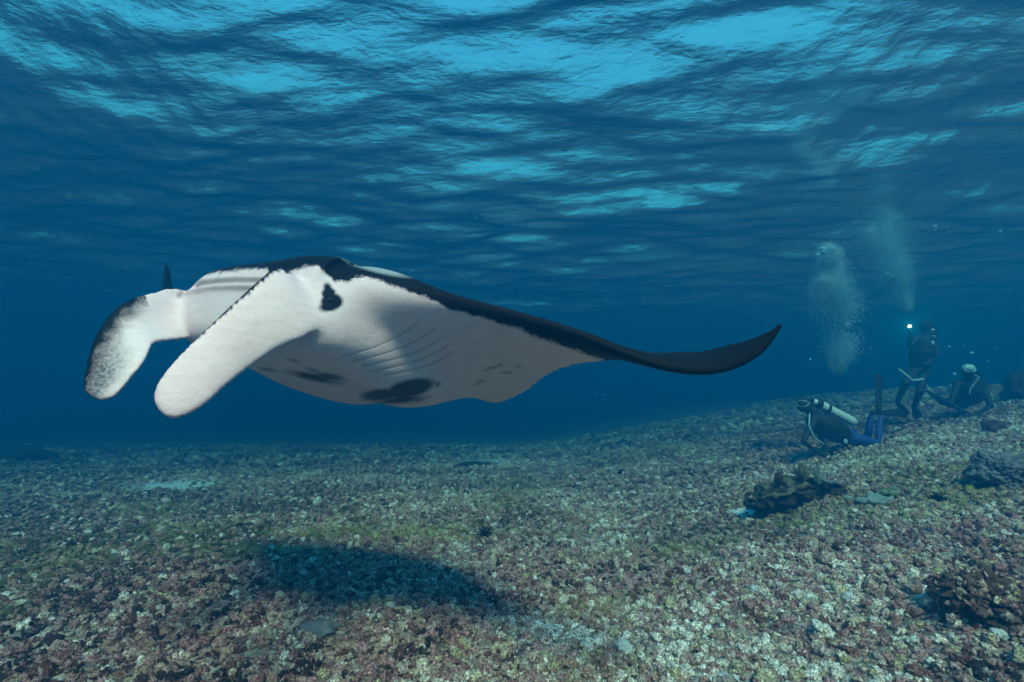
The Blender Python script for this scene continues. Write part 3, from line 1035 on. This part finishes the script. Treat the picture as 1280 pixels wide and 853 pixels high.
c1 = on_ground(1262, 606)
link("coral_boulder", rock_mesh("coral_boulder", (.32, .25, .21), 12, 6, .5, 1.9, .05), m_grey, loc=c1 + Vector((.05, .1, .10)), label="rounded grey coral boulder cut by the picture edge on the rubble slope", cat="boulder")
c2 = on_ground(1238, 768)
mb = link("algae_boulder", rock_mesh("algae_boulder", (.27, .22, .16), 15, 6, .6, 2.1, .05), m_brown, loc=c2 + Vector((.06, .06, .03)), label="brown algae-covered rock rising from pinkish rubble near the camera", cat="boulder")
mb2 = link("algae_boulder", rock_mesh("algae_boulder", (.14, .11, .09), 17, 5, .55, 2.0, .05), m_brown, loc=on_ground(1190, 745, .02) + Vector((.03, 0, 0)), label="low brown stone beside the crescent of white sand", cat="boulder")
crust([mb], 420, .010, .030, 32, -.12)
crust([mb2], 110, .008, .024, 33, -.05)
link("reef_mound", rock_mesh("reef_mound", (1.1, .6, .38), 21, 5, .35, 1.8, .04), m_dark, loc=on_ground(22, 574, .05), label="dim distant reef mound fading into the blue on the flat side of the seabed", cat="reef mound")
link("reef_mound", rock_mesh("reef_mound", (.45, .35, .48), 22, 5, .35, 1.8, .04), m_dark, loc=on_ground(1284, 498, .15), label="dark coral knoll behind the lying diver, cut by the picture edge", cat="reef mound")
link("coral_boulder", rock_mesh("coral_boulder", (.16, .14, .15), 23, 4, .35, 1.8, .04), m_brown, loc=on_ground(1243, 540, .06), label="small dark coral lump on the slope below the lying diver", cat="boulder")
link("coral_boulder", rock_mesh("coral_boulder", (.5, .35, .12), 24, 4, .35, 1.8, .04), m_dark, loc=on_ground(592, 583, .02), label="low dark rock lying on the faint distant sand patch", cat="boulder")
link("coral_boulder", rock_mesh("coral_boulder", (.13, .11, .07), 26, 4, .35, 1.8, .04), m_grey, loc=on_ground(398, 790, .0), label="grey rubble lump inside the dark shadow of the manta", cat="boulder")
m_whit = coral_mat("bleached_coral", (.42, .40, .38), (.66, .63, .60), (.82, .80, .77))
for k, (u, v, sz, lb) in enumerate(((944, 742, .045, "bleached white coral lump on mauve rubble, downslope of the outcrop"), (858, 718, .04, "pale rounded coral lump between the manta's shadow and the outcrop"),
                                    (735, 728, .035, "small whitish coral lump at the tip of the manta's shadow"), (1062, 752, .045, "whitish coral chunk upslope of the tiny black fish"),
                                    (1250, 800, .04, "white coral chunk just below the brown algae-covered rock"), (780, 815, .05, "broad white coral fragment near the bottom edge of the picture"))):
    link("coral_lump", rock_mesh("coral_lump", (sz, sz * .9, sz * .8), 40 + k, 4, .4, 1.7, .06), m_whit, loc=on_ground(u, v, sz * .45), label=lb, cat="coral lump")

def urchin(loc, rad, seed, **kw):
    r = np.random.default_rng(seed)
    root = link("sea_urchin", None, loc=loc, **kw)
    link("test", Geo().ball((0, 0, rad * .35), rad * .42, 3, (1, 1, .8)).mesh("test"), m_black, root)
    gg = Geo()
    for k in range(110):
        a, z = r.uniform(0, 6.283), r.uniform(-.1, 1)
        q = math.sqrt(1 - min(1, z * z))
        d = Vector((q * math.cos(a), q * math.sin(a), z)).normalized()
        b0 = Vector((0, 0, rad * .35)) + d * rad * .35
        gg.tube([b0, b0 + d * rad * r.uniform(.5, .95)], [.004, .0015], 4)
    o = link("spines", gg.mesh("spines"), m_black, root)
urchin(on_ground(605, 673), .11, 1, label="black long-spined sea urchin alone on the open rubble behind the manta's shadow", cat="sea urchin")
urchin(on_ground(1172, 628), .07, 2, label="small black sea urchin on the slope between the soft corals and the grey boulder", cat="sea urchin")

# ------------------------------------------------------------------ fish
def fish_mat(name, c1, c2):
    return simple_mat(name, c1, c2, 40, .45, .3, 0)
m_f1, m_f2 = fish_mat("dark_fish", (.01, .01, .015), (.03, .03, .04)), fish_mat("rust_fish", (.22, .08, .05), (.35, .16, .10))
def fish(loc, L, heading, pitch, mat, **kw):
    root = link("reef_fish", None, loc=loc, **kw)
    root.rotation_euler = (0, pitch, heading)
    rg = []
    for x, h, w in ((.5, .03, .02), (.42, .11, .06), (.25, .2, .1), (.02, .22, .1), (-.2, .13, .06), (-.34, .06, .03)):
        rg.append([(x * L, w * L * math.cos(a), h * L * math.sin(a)) for a in np.linspace(0, 6.283, 12, endpoint=False)])
    link("body", Geo().loft(rg[::-1]).mesh("body"), mat, root)
    t = Geo().loft([[(-.30 * L, .012 * L, .05 * L), (-.30 * L, -.012 * L, .05 * L), (-.30 * L, -.012 * L, -.05 * L), (-.30 * L, .012 * L, -.05 * L)],
                    [(-.52 * L, .004 * L, .2 * L), (-.52 * L, -.004 * L, .2 * L), (-.52 * L, -.004 * L, -.2 * L), (-.52 * L, .004 * L, -.2 * L)]])
    link("tail_fin", t.mesh("tail_fin"), mat, root)
    d = Geo().loft([[(.2 * L, .01 * L, .16 * L), (.2 * L, -.01 * L, .16 * L), (-.2 * L, -.01 * L, .1 * L), (-.2 * L, .01 * L, .1 * L)],
                    [(.08 * L, .003 * L, .32 * L), (.08 * L, -.003 * L, .32 * L), (-.24 * L, -.003 * L, .24 * L), (-.24 * L, .003 * L, .24 * L)]])
    link("dorsal_fin", d.mesh("dorsal_fin"), mat, root)
fish(on_ground(1058, 792, .05), .075, .5, -.3, m_f1, label="tiny black reef fish hovering low over mauve rubble", cat="fish")
fish(P(776, 590, 9.5), .16, 2.6, .5, m_f1, label="dark reef fish nosing at the distant rubble under the manta's wing tip", cat="fish")
fish(P(935, 563, 9.0), .15, 1.2, -1.2, m_f2, label="rusty brown reef fish swimming head up ahead of the blue-legged diver", cat="fish")
fish(P(949, 562, 9.2), .13, .4, .2, m_f1, label="small dark fish next to the rusty one ahead of the blue-legged diver", cat="fish")

# ------------------------------------------------------------------ divers
m_suit, nt, b = mat_new("wetsuit")
n = pos_noise(nt, 12)
suit_c = nt.nodes.new("ShaderNodeAttribute"); suit_c.attribute_name = "suit"
nt.links.new(mix_c(nt, suit_c.outputs["Fac"], mix_c(nt, n, (.004, .006, .010), (.008, .012, .018)), mix_c(nt, n, (.008, .035, .20), (.014, .06, .30))), b.inputs["Base Color"])
b.inputs["Roughness"].default_value = .7
bump(nt, b, n, .3, .02)
m_tank = simple_mat("tank_aluminium", (.55, .62, .62), (.72, .78, .76), 20, .45, .4, .05)
m_rubber = simple_mat("black_rubber", (.008, .009, .012), (.02, .022, .028), 30, .6, .2)
m_glass, nt, b = mat_new("mask_glass")
nt.links.new(mix_c(nt, pos_noise(nt, 8), (.01, .02, .025), (.03, .05, .055)), b.inputs["Base Color"])
b.inputs["Roughness"].default_value = .12
m_rim = simple_mat("pale_rim", (.32, .46, .46), (.45, .58, .58), 40, .5)
m_paleg = simple_mat("pale_cyan_plastic", (.42, .62, .62), (.60, .78, .76), 30, .5)
m_skin = simple_mat("diver_skin", (.32, .20, .15), (.44, .29, .22), 25, .6)  # plain brownish skin tone
m_strap = simple_mat("yellow_strap", (.40, .36, .12), (.55, .48, .18), 30, .6)

def hand(gg, wrist, direction, curl_to, s=1.0):
    """Palm, four unequal bent fingers and a thumb from its side."""
    d = Vector(direction).normalized()
    up = Vector(curl_to)
    up = (up - d * up.dot(d)).normalized()
    sd = d.cross(up).normalized()
    w = Vector(wrist)
    gg.tube([w, w + d * .045 * s, w + d * .085 * s], [.032 * s, .042 * s, .038 * s], 10, .5, up=up)
    for k, L in enumerate((.065, .078, .072, .055)):
        b0 = w + d * .085 * s + sd * (k - 1.5) * .021 * s
        b1 = b0 + (d * .9 + up * .35) * L * .45 * s
        b2 = b1 + (d * .55 + up * .8) * L * .35 * s
        b3 = b2 + (d * .1 + up * .9) * L * .3 * s
        gg.tube([b0 - d * .02 * s, b0, b1, b2, b3], [.010 * s, .0105 * s, .0098 * s, .0088 * s, .007 * s], 6)
    t0 = w + d * .025 * s + sd * .035 * s
    gg.tube([t0, t0 + (sd * .7 + d * .6) * .035 * s, t0 + (sd * .5 + d * .9 + up * .4) * .065 * s], [.013 * s, .012 * s, .009 * s], 6)

def fin_mesh(a, b_, side, w, th=.012):
    """A swim fin: foot pocket at a, widening blade to b_."""
    a, b_, s_ = Vector(a), Vector(b_), Vector(side).normalized()
    d = (b_ - a)
    n_ = d.cross(s_).normalized()
    rg = []
    for t, ww, tt in ((0, .45, 4), (.14, .5, 4.5), (.26, .5, 3), (.34, .62, 1.6), (.6, .85, 1.2), (.8, 1.0, .9), (.92, .86, .7), (1.0, .4, .5)):
        p = a + d * t + n_ * (.06 * t * t)
        rg.append([p + s_ * (w * .5 * ww * c_) + n_ * (th * tt * sn) for c_, sn in [(math.cos(q), math.sin(q)) for q in np.linspace(0, 6.283, 14, endpoint=False)]])
    gg = Geo().loft(rg)
    for k in (-.8, 0, .8):                                    # stiffening ribs
        gg.tube([a + d * .32 + s_ * w * .28 * k + n_ * .015, b_ + n_ * .065 - d * .04 + s_ * w * .46 * k], [.010, .006], 6)
    return gg.mesh("fin")

def mask_parts(root, head, fwd, up, glass_mat, rim_mat, r=.115):
    f_, u_ = Vector(fwd).normalized(), Vector(up)
    u_ = (u_ - f_ * u_.dot(f_)).normalized()
    s_ = f_.cross(u_)
    c_ = Vector(head) + f_ * r * .78 + u_ * .012
    rim, gl_ = [], []
    ring = [(s_ * (.088 * math.cos(q) * (1 + .12 * math.cos(2 * q))) + u_ * (.055 * math.sin(q)) - f_ * (.03 * math.cos(q) ** 2)) for q in np.linspace(0, 6.283, 22, endpoint=False)]
    rim_l = [[c_ + p * k + f_ * z for p in ring] for k, z in ((1.0, -.05), (1.1, .0), (1.1, .03), (.92, .035), (.88, .015), (.86, -.03))]
    frame = link("mask_frame", Geo().loft(rim_l).mesh("mask_frame"), rim_mat, root)
    link("mask_glass", Geo().loft([[c_ + p * .9 + f_ * .020 for p in ring], [c_ + p * .9 + f_ * .028 for p in ring]]).mesh("mask_glass"), glass_mat, frame)
    b0 = Vector(head)
    reg = c_ - u_ * .085 + f_ * .02
    rg = link("regulator", Geo().tube([reg - f_ * .03, reg, reg + f_ * .03], [.03, .042, .034], 14, up=u_).ball(reg + f_ * .03, .03, 2, (1, 1, 1)).mesh("regulator"), m_rubber, root)
    return reg, s_, u_

def tank_parts(root, a, b_, r=.09):
    a, b_ = Vector(a), Vector(b_)
    d = (b_ - a).normalized()
    body = link("tank", Geo().tube([a + d * .05, a + d * .12, b_ - d * .08, b_ - d * .02], [r * .8, r, r, r * .92], 24).mesh("tank"), m_tank, root)
    link("valve", Geo().tube([a - d * .06, a + d * .03], [.025, .03], 10).tube([a - d * .05 - d.cross(Vector((0, 0, 1))).normalized() * .06, a - d * .05 + d.cross(Vector((0, 0, 1))).normalized() * .06], .02, 8).mesh("valve"), m_rubber, body)
    for t in (.14, .34):
        p = a.lerp(b_, t)
        link("tank_band", Geo().tube([p - d * .018, p + d * .018], r * 1.06, 24).mesh("tank_band"), m_rubber, body)

def color_suit(me, test):
    """1 where the suit is blue, by vertex."""
    U_, V_ = to_px(verts_of(me))
    set_attr(me, "suit", test(U_, V_, verts_of(me)))

# -- diver with blue legs, crouching at the rubble, facing the manta
d0 = ground_at(1030, 573).y
h = P(1004, 506, d0 - .1)
sh_n, sh_f = P(1017, 527, d0 - .22), P(1022, 520, d0 + .18)
chest, waist, pelv = P(1028, 530, d0), P(1045, 541, d0 + .1), P(1064, 548, d0 + .15)
kn_n, kn_f = P(1097, 554, d0 + .05), P(1084, 549, d0 + .42)
an_n, an_f = P(1101, 522, d0 + .16), P(1089, 519, d0 + .46)
el_n, el_f = P(1004, 552, d0 - .4), P(1027, 552, d0 + .1)
wr_n, wr_f = P(1022, 566, d0 - .42), P(1036, 564, d0 - .05)
gb = Geo()
gb.ball(h, .118, 3, (1, 1, 1.12))
gb.tube([h, h.lerp(chest, .45), chest], [.07, .075, .12], 12)
gb.tube([sh_n, chest.lerp((sh_n + sh_f) / 2, .5), sh_f], [.085, .14, .085], 14)
gb.tube([chest, waist, pelv], [.19, .17, .165], 18)
gb.tube([sh_n, el_n, wr_n], [.07, .052, .038], 12)
gb.tube([sh_f, el_f, wr_f], [.07, .052, .038], 12)
gb.tube([pelv + Vector((0, -.08, 0)), kn_n, kn_n.lerp(an_n, .35), an_n], [.115, .066, .066, .042], 14)
gb.tube([pelv + Vector((0, .08, 0)), kn_f, kn_f.lerp(an_f, .35), an_f], [.115, .066, .066, .042], 14)
hand(gb, wr_n, P(1029, 571, d0 - .45) - wr_n, (1, 0, .4))
hand(gb, wr_f, P(1041, 568, d0 - .1) - wr_f, (1, 0, .4))
me = gb.fused("person", .011, 3)
color_suit(me, lambda u, v, p: np.maximum(smooth(1056, 1064, u), .55 * smooth(522, 514, v) * smooth(1020, 1030, u)))
dv = link("person", me, m_suit, label="diver in a black and blue wetsuit crouching on the rubble with a silver tank", cat="person", group="scuba divers watching the manta")
fw = Vector((-.55, -.8, .05))
reg, sx, ux = mask_parts(dv, h, fw, (0, 0, 1), m_glass, m_rim)
tank_parts(dv, P(1017, 502, d0 + .06), P(1067, 528, d0 + .16), .085)
link("buoyancy_vest", Geo().tube([P(1022, 528, d0 - .02), P(1036, 534, d0 - .02), P(1050, 542, d0 + .05)], [.20, .225, .19], 18).fused("buoyancy_vest", .015, 3), m_rubber, dv)
link("hose", Geo().tube([reg, reg + Vector((.12, -.06, -.03)), P(1012, 520, d0 - .1), P(1014, 510, d0 + .05), P(1016, 503, d0 + .06)], [.013] * 5, 8).mesh("hose"), m_rubber, dv)
link("hose", Geo().tube([P(1012, 518, d0 - .24), P(1011, 532, d0 - .36), P(1017, 546, d0 - .34), P(1030, 556, d0 - .28)], [.014] * 4, 8).mesh("hose"), m_rim, dv)
link("gauge", Geo().ball(P(1057, 552, d0 - .18), .038, 2, (1, .5, 1.2)).mesh("gauge"), m_rim, dv)
f1 = link("fin", fin_mesh(P(1098, 516, d0 + .05), P(1101, 466, d0 + .25), (1, .3, 0), .20), m_rubber, dv)
f2 = link("fin", fin_mesh(P(1090, 516, d0 + .42), P(1128, 518, d0 + .7), (.1, .5, .8), .18), m_rubber, dv)

# -- diver upright with a video light
d1 = 10.9
h = P(1157, 407, d1)
sh_n, sh_f = P(1146, 423, d1 - .05), P(1167, 425, d1 + .05)
chest, waist, pelv = P(1155, 428, d1), P(1152, 448, d1 + .05), P(1148, 466, d1 + .05)
tor = P(1137, 408, d1 - .42)
el_n, wr_n = P(1136, 433, d1 - .2), P(1139, 416, d1 - .36)
el_f, wr_f = P(1172, 442, d1 - .05), P(1160, 455, d1 - .25)
gb = Geo()
gb.ball(h, .12, 3, (1, 1, 1.12))
gb.tube([h, h.lerp(chest, .5), chest], [.07, .075, .12], 12)
gb.tube([sh_n, chest, sh_f], [.085, .15, .085], 14)
gb.tube([chest, waist, pelv], [.19, .18, .165], 18)
gb.tube([sh_n, el_n, wr_n], [.07, .052, .038], 12)
gb.tube([sh_f, el_f, wr_f], [.07, .052, .038], 12)
kn_a, an_a = P(1131, 481, d1 - .25), P(1122, 502, d1 + .1)
kn_b, an_b = P(1150, 490, d1 - .3), P(1143, 508, d1 + .1)
gb.tube([pelv + Vector((-.09, 0, 0)), kn_a, an_a], [.12, .075, .05], 14)
gb.tube([pelv + Vector((.09, 0, 0)), kn_b, an_b], [.12, .075, .05], 14)
hand(gb, wr_n, tor + Vector((0, .1, 0)) - wr_n, (0, -1, .5))
hand(gb, wr_f, Vector((-1, -.2, -.1)), (0, -1, 0))
me = gb.fused("person", .011, 3)
set_attr(me, "suit", .08 * np.ones(len(me.vertices)))
dv = link("person", me, m_suit, label="dark silhouetted diver hovering upright and holding up a lit lamp", cat="person", group="scuba divers watching the manta")
reg, sx, ux = mask_parts(dv, h, (-.5, -.85, 0), (0, 0, 1), m_glass, m_rubber)
link("buoyancy_vest", Geo().tube([P(1155, 428, d1), P(1153, 442, d1), P(1150, 458, d1 + .05)], [.21, .24, .19], 18).fused("buoyancy_vest", .015, 3), m_rubber, dv)
tank_parts(dv, P(1165, 412, d1 + .3), P(1158, 455, d1 + .35), .09)
link("hose", Geo().tube([reg, reg + Vector((.15, -.05, 0)), P(1170, 420, d1 + .1), P(1166, 413, d1 + .28)], [.013] * 4, 8).mesh("hose"), m_rubber, dv)
link("gauge", Geo().ball(P(1166, 429, d1 - .22), .04, 2, (1, .5, 1.2)).mesh("gauge"), m_rim, dv)
link("fin", fin_mesh(P(1121, 501, d1 + .1), P(1131, 518, d1 + .55), (.6, -.5, .4), .19), m_rubber, dv)
link("fin", fin_mesh(P(1142, 507, d1 + .1), P(1146, 520, d1 + .6), (.8, -.3, .3), .19), m_rubber, dv)
pst = Geo().tube([P(1124, 462, d1 - .40), P(1141, 476, d1 - .38)], [.022, .020], 8).tube([P(1141, 476, d1 - .38), P(1154, 474, d1 - .32)], [.018, .022], 8)
link("pointer_stick", pst.mesh("pointer_stick"), m_paleg, label="pale bent rod held across the thighs of the upright diver", cat="pointer stick")

# the lamp itself: housing, glowing lens, and its beam towards the camera
m_lens, nt, b = mat_new("lit_lens")
b.inputs["Base Color"].default_value = (.9, .9, .85, 1)
b.inputs["Emission Color"].default_value = (1.0, .42, .22, 1)
b.inputs["Emission Strength"].default_value = 7
lamp_dir = (Vector((0, 0, CAM_Z)) - tor).normalized()
lamp_root = link("dive_light", None, loc=tor, label="lit underwater video lamp held up by the dark upright diver", cat="lamp")
link("housing", Geo().tube([-lamp_dir * -.02 - lamp_dir * .20, -lamp_dir * .12, -lamp_dir * .04, lamp_dir * .0], [.035, .04, .05, .052], 16).mesh("housing"), m_rubber, lamp_root)
added_hood = [(lamp_dir * t, rr_) for t, rr_ in ((.0, .052), (.09, .056), (.09, .047), (.01, .043))]
sd_ = lamp_dir.cross(Vector((0, 0, 1))).normalized(); up_ = sd_.cross(lamp_dir)
link("added_hood", Geo().loft([[c_ + sd_ * (rr_ * math.cos(q)) + up_ * (rr_ * math.sin(q)) for q in np.linspace(0, 6.283, 20, endpoint=False)] for c_, rr_ in added_hood], False).mesh("added_hood"), m_rubber, lamp_root)  # shroud added to keep the lens light off the water surface
link("lens", Geo().ball(lamp_dir * .030, .036, 3).mesh("lens"), m_lens, lamp_root)
ld = bpy.data.lights.new("dive_light_beam", 'SPOT')
ld.energy, ld.color, ld.spot_size, ld.spot_blend, ld.shadow_soft_size = 28, (1.0, .8, .5), math.radians(52), .9, .05
lo = bpy.data.objects.new("beam", ld)
lo.parent = lamp_root
lo.location = lamp_dir * .11
lo.rotation_euler = (-lamp_dir).to_track_quat('Z', 'Y').to_euler()
COL.objects.link(lo)

# -- diver lying on the slope, facing the camera
d2 = ground_at(1215, 524).y
h = P(1210, 464, d2 - .25)
sh_n, sh_f = P(1197, 481, d2 - .15), P(1228, 480, d2 - .05)
chest, waist, pelv = P(1214, 488, d2 - .05), P(1210, 497, d2 + .35), P(1202, 502, d2 + .7)
gb = Geo()
gb.ball(h, .12, 3, (1, 1, 1.12))
gb.tube([h, h.lerp(chest, .5), chest], [.07, .075, .12], 12)
gb.tube([sh_n, chest.lerp((sh_n + sh_f) / 2, .6), sh_f], [.095, .16, .095], 14)
gb.tube([chest, waist, pelv], [.20, .19, .17], 18)
el_n, wr_n = P(1188, 505, d2 - .35), P(1203, 514, d2 - .55)
el_f, wr_f = P(1238, 508, d2 - .3), P(1224, 516, d2 - .55)
gb.tube([sh_n, el_n, wr_n], [.07, .055, .038], 12)
gb.tube([sh_f, el_f, wr_f], [.07, .055, .038], 12)
kn_a, an_a = P(1178, 503, d2 + .75), P(1166, 493, d2 + .6)
kn_b, an_b = P(1186, 506, d2 + 1.0), P(1176, 498, d2 + 1.2)
gb.tube([pelv + Vector((-.08, 0, 0)), kn_a, an_a], [.12, .075, .05], 14)
gb.tube([pelv + Vector((.08, 0, 0)), kn_b, an_b], [.12, .075, .05], 14)
hand(gb, wr_n, (.6, -.7, -.1), (0, 0, -1))
hand(gb, wr_f, (-.6, -.7, -.1), (0, 0, -1))
me = gb.fused("person", .011, 3)
set_attr(me, "suit", .04 * np.ones(len(me.vertices)))
dv = link("person", me, m_suit, label="diver lying low on the slope with a pale cap and mask, facing the camera", cat="person", group="scuba divers watching the manta")
reg, sx, ux = mask_parts(dv, h, (-.25, -.95, .1), (0, 0, 1), m_paleg, m_paleg)
link("buoyancy_vest", Geo().tube([P(1214, 484, d2 + .0), P(1213, 492, d2 + .2), P(1208, 497, d2 + .45)], [.24, .25, .2], 18).fused("buoyancy_vest", .015, 3), m_rubber, dv)
tank_parts(dv, P(1213, 468, d2 + .15), P(1206, 484, d2 + .75), .09)
link("hose", Geo().tube([reg, reg + Vector((.05, -.1, -.08)), P(1213, 486, d2 - .33), P(1212, 492, d2 - .33)], [.014, .014, .016, .018], 8).mesh("hose"), m_rim, dv)
link("hose", Geo().tube([reg, reg + Vector((.2, 0, .0)), P(1226, 470, d2), P(1216, 467, d2 + .15)], [.013] * 4, 8).mesh("hose"), m_rubber, dv)
link("hood_cap", Geo().ball(h + Vector((0, -.015, .045)), .112, 3, (1.05, 1.05, .85)).mesh("hood_cap"), m_paleg, dv)
link("gauge", Geo().ball(P(1193, 468, d2 - .1), .035, 2).mesh("gauge"), m_rim, dv)
fa = link("fin", fin_mesh(P(1170, 495, d2 + .55), P(1157, 480, d2 + .5), (.75, .1, -.7), .17), m_paleg, dv, label="pale swim fin")
link("fin", fin_mesh(P(1177, 499, d2 + 1.2), P(1160, 487, d2 + 1.35), (.7, .2, -.7), .18), m_rubber, dv)

# ------------------------------------------------------------------ bubbles
m_bub = bpy.data.materials.new("air_bubble")
m_bub.use_nodes = True
nt = m_bub.node_tree
nt.nodes.remove(nt.nodes["Principled BSDF"])
lw = nd(nt, "ShaderNodeLayerWeight", i_Blend=.45)
t_, g_, d_ = nd(nt, "ShaderNodeBsdfTransparent"), nd(nt, "ShaderNodeBsdfGlossy", i_Roughness=.12), nd(nt, "ShaderNodeBsdfDiffuse")
g_.inputs["Color"].default_value = (.72, .92, 1, 1)
d_.inputs["Color"].default_value = (.45, .86, .95, 1)
m1, m2 = nd(nt, "ShaderNodeMixShader"), nd(nt, "ShaderNodeMixShader")
m1.inputs[0].default_value = .72
nt.links.new(g_.outputs[0], m1.inputs[1]); nt.links.new(d_.outputs[0], m1.inputs[2])
fac = math_n(nt, 'ADD', math_n(nt, 'MULTIPLY', lw.outputs["Facing"], .2), .8, True)
nt.links.new(fac, m2.inputs[0]); nt.links.new(t_.outputs[0], m2.inputs[1]); nt.links.new(m1.outputs[0], m2.inputs[2])
nt.links.new(m2.outputs[0], nt.nodes["Material Output"].inputs["Surface"])

OCT_V = [(1, 0, 0), (0, 1, 0), (-1, 0, 0), (0, -1, 0), (0, 0, 1), (0, 0, -1)]
OCT_F = [(k, (k + 1) % 4, 4) for k in range(4)] + [((k + 1) % 4, k, 5) for k in range(4)]
def bubble_cloud(name, path, widths, n, rmin, rmax, seed, depth_spread=1.0, **kw):
    """Small bubbles along a path of world points, widths in metres."""
    r = np.random.default_rng(seed)
    path = np.array([tuple(p) for p in path], float)
    t = r.uniform(0, 1, n)
    k = t * (len(path) - 1)
    i = np.minimum(k.astype(int), len(path) - 2)
    f = (k - i)[:, None]
    c = path[i] * (1 - f) + path[i + 1] * f
    w = np.interp(k, range(len(widths)), widths)[:, None]
    off = r.normal(0, .5, (n, 3)) * w
    clump = fbm(c * 2.2 + off * .6, 2, seed)
    keep = r.uniform(0, 1, n) < .6 + .9 * clump
    c, off = c[keep], off[keep]
    n = len(c)
    rad = rmin + (rmax - rmin) * r.uniform(0, 1, n) ** 4
    V_ = (c + off)[:, None, :] + rad[:, None, None] * np.array(OCT_V)[None] * np.array([1.1, 1.1, .8])
    F_ = (np.arange(n) * 6)[:, None, None] + np.array(OCT_F)[None]
    me = bpy.data.meshes.new(name)
    me.vertices.add(n * 6)
    me.vertices.foreach_set("co", V_.ravel())
    me.loops.add(n * 24)
    me.loops.foreach_set("vertex_index", F_.ravel().astype(np.int32))
    me.polygons.add(n * 8)
    me.polygons.foreach_set("loop_start", np.arange(0, n * 24, 3, dtype=np.int32))
    me.update(calc_edges=True)
    me.polygons.foreach_set("use_smooth", np.ones(n * 8, bool))
    return link(name, me, m_bub, kind="stuff", **kw)
bubble_cloud("bubbles", [P(1036, 316, 9.6), P(1040, 350, 9.6), P(1047, 385, 9.6), P(1052, 425, 9.6), P(1046, 462, 9.6)], [.16, .30, .42, .34, .08], 30000, .005, .013, 1,
             label="dense fresh burst of bubbles rising above the crouching diver")
bubble_cloud("bubbles", [P(1036, 314, 9.6), P(1037, 322, 9.6), P(1036, 338, 9.6)], [.15, .21, .15], 9000, .005, .016, 21, label="compact dome of bubbles crowning the burst above the crouching diver")
bubble_cloud("bubbles", [P(1030, 348, 9.6), P(1040, 368, 9.6), P(1052, 400, 9.6)], [.12, .32, .34], 20000, .005, .014, 22, label="thick middle puff of the burst above the crouching diver")
bubble_cloud("bubbles", [P(1122, 350, 11), P(1104, 300, 11), P(1072, 250, 11), P(1040, 222, 11), P(1016, 190, 11), P(1024, 150, 11)], [.3, .45, .8, .75, .4, .2], 80000, .005, .014, 2,
             label="long slanting bubble trail above the diver with the lamp")
bubble_cloud("bubbles", [P(1112, 342, 11.1), P(1124, 366, 11.1), P(1133, 385, 11)], [.26, .24, .10], 9000, .005, .014, 6, label="short bubble puff just above the lit lamp")
bubble_cloud("bubbles", [P(985, 265, 11), P(960, 200, 11), P(935, 150, 11), P(918, 95, 11)], [.4, .75, .8, .5], 46000, .005, .012, 3, label="faint bubble trail fanning out towards the surface")
bubble_cloud("bubbles", [P(1250, 215, 11), P(1222, 170, 11), P(1202, 130, 11)], [.35, .35, .2], 9000, .0035, .010, 4, label="thin slanting bubble streak high above the lying diver")
bubble_cloud("bubbles", [P(1285, 240, 11), P(1268, 190, 11), P(1240, 140, 11)], [.5, .5, .3], 9000, .0035, .010, 5, label="faint bubble streak cut off by the picture edge")
bubble_cloud("drifting_particles", [P(500, 250, 3.0), P(700, 420, 4.5), P(1180, 330, 7.0), P(1260, 420, 9.0)], [1.6, 2.2, 2.4, 1.6], 420, .0012, .007, 9)

bub = bpy.data.meshes.new("air_bubble")
g0 = Geo().ball((0, 0, 0), 1, 3, (1.12, 1.12, .72))
bub = g0.mesh("air_bubble"); bub.materials.append(m_bub)
r = np.random.default_rng(12)
clusters = [(1032, 318, 9.55, 8, 5, .018, .055, "topping the dense burst over the crouching diver"), (1034, 350, 9.55, 6, 5, .018, .05, "in the second pulse of the burst over the crouching diver"),
            (1112, 338, 10.9, 6, 8, .015, .04, "at the lower end of the trail above the lit lamp")]
for cu, cv, dd, n_, sg, wh in ((1045, 213, 11, 8, 6, "in the bright pair halfway up the long slanting trail"), (1030, 143, 11, 6, 5, "at the very top of the long slanting trail"), (1012, 167, 11, 5, 5, "just under the top of the long slanting trail"),
                               (1008, 193, 11, 5, 6, "beside the upper bend of the long slanting trail"), (1090, 238, 11, 5, 6, "riding outside the bend of the long slanting trail"), (918, 103, 11, 4, 4, "near the surface above the faint fanning trail"),
                               (957, 178, 11, 3, 6, "inside the faint fanning trail"), (1240, 142, 11, 4, 6, "heading the streak by the picture edge"), (1250, 170, 11, 4, 6, "in the streak by the picture edge, below its head"),
                               (1160, 285, 10, 3, 8, "alone in open water high above the lamp"), (1240, 235, 10, 4, 12, "in open water below the thin streak"), (1206, 440, 10, 5, 22, "close over the head of the lying diver"),
                               (1254, 300, 9, 5, 30, "scattered in open water far above the lying diver"), (930, 202, 11, 2, 4, "below the faint fanning trail"), (880, 25, 10, 4, 30, "close under the rippled surface"), (1160, 70, 10, 3, 20, "just below the surface on the slope side")):
    clusters.append((cu, cv, dd, n_, sg, .012, .034, wh))
spots_b = [(cu + r.normal(0, sg), cv + r.normal(0, sg), dd, r.uniform(a, b_), wh) for cu, cv, dd, n_, sg, a, b_, wh in clusters for _ in range(n_)]
for u, v, dd, rad, wh in spots_b:
    o = link("air_bubble", bub, None, None, "silvery air bubble " + wh, "bubble", "loose air bubbles above the divers")
    o.location = P(u, v, dd)
    o.scale = (rad, rad, rad)
    o.rotation_euler = (r.uniform(-.3, .3), r.uniform(-.3, .3), 0)
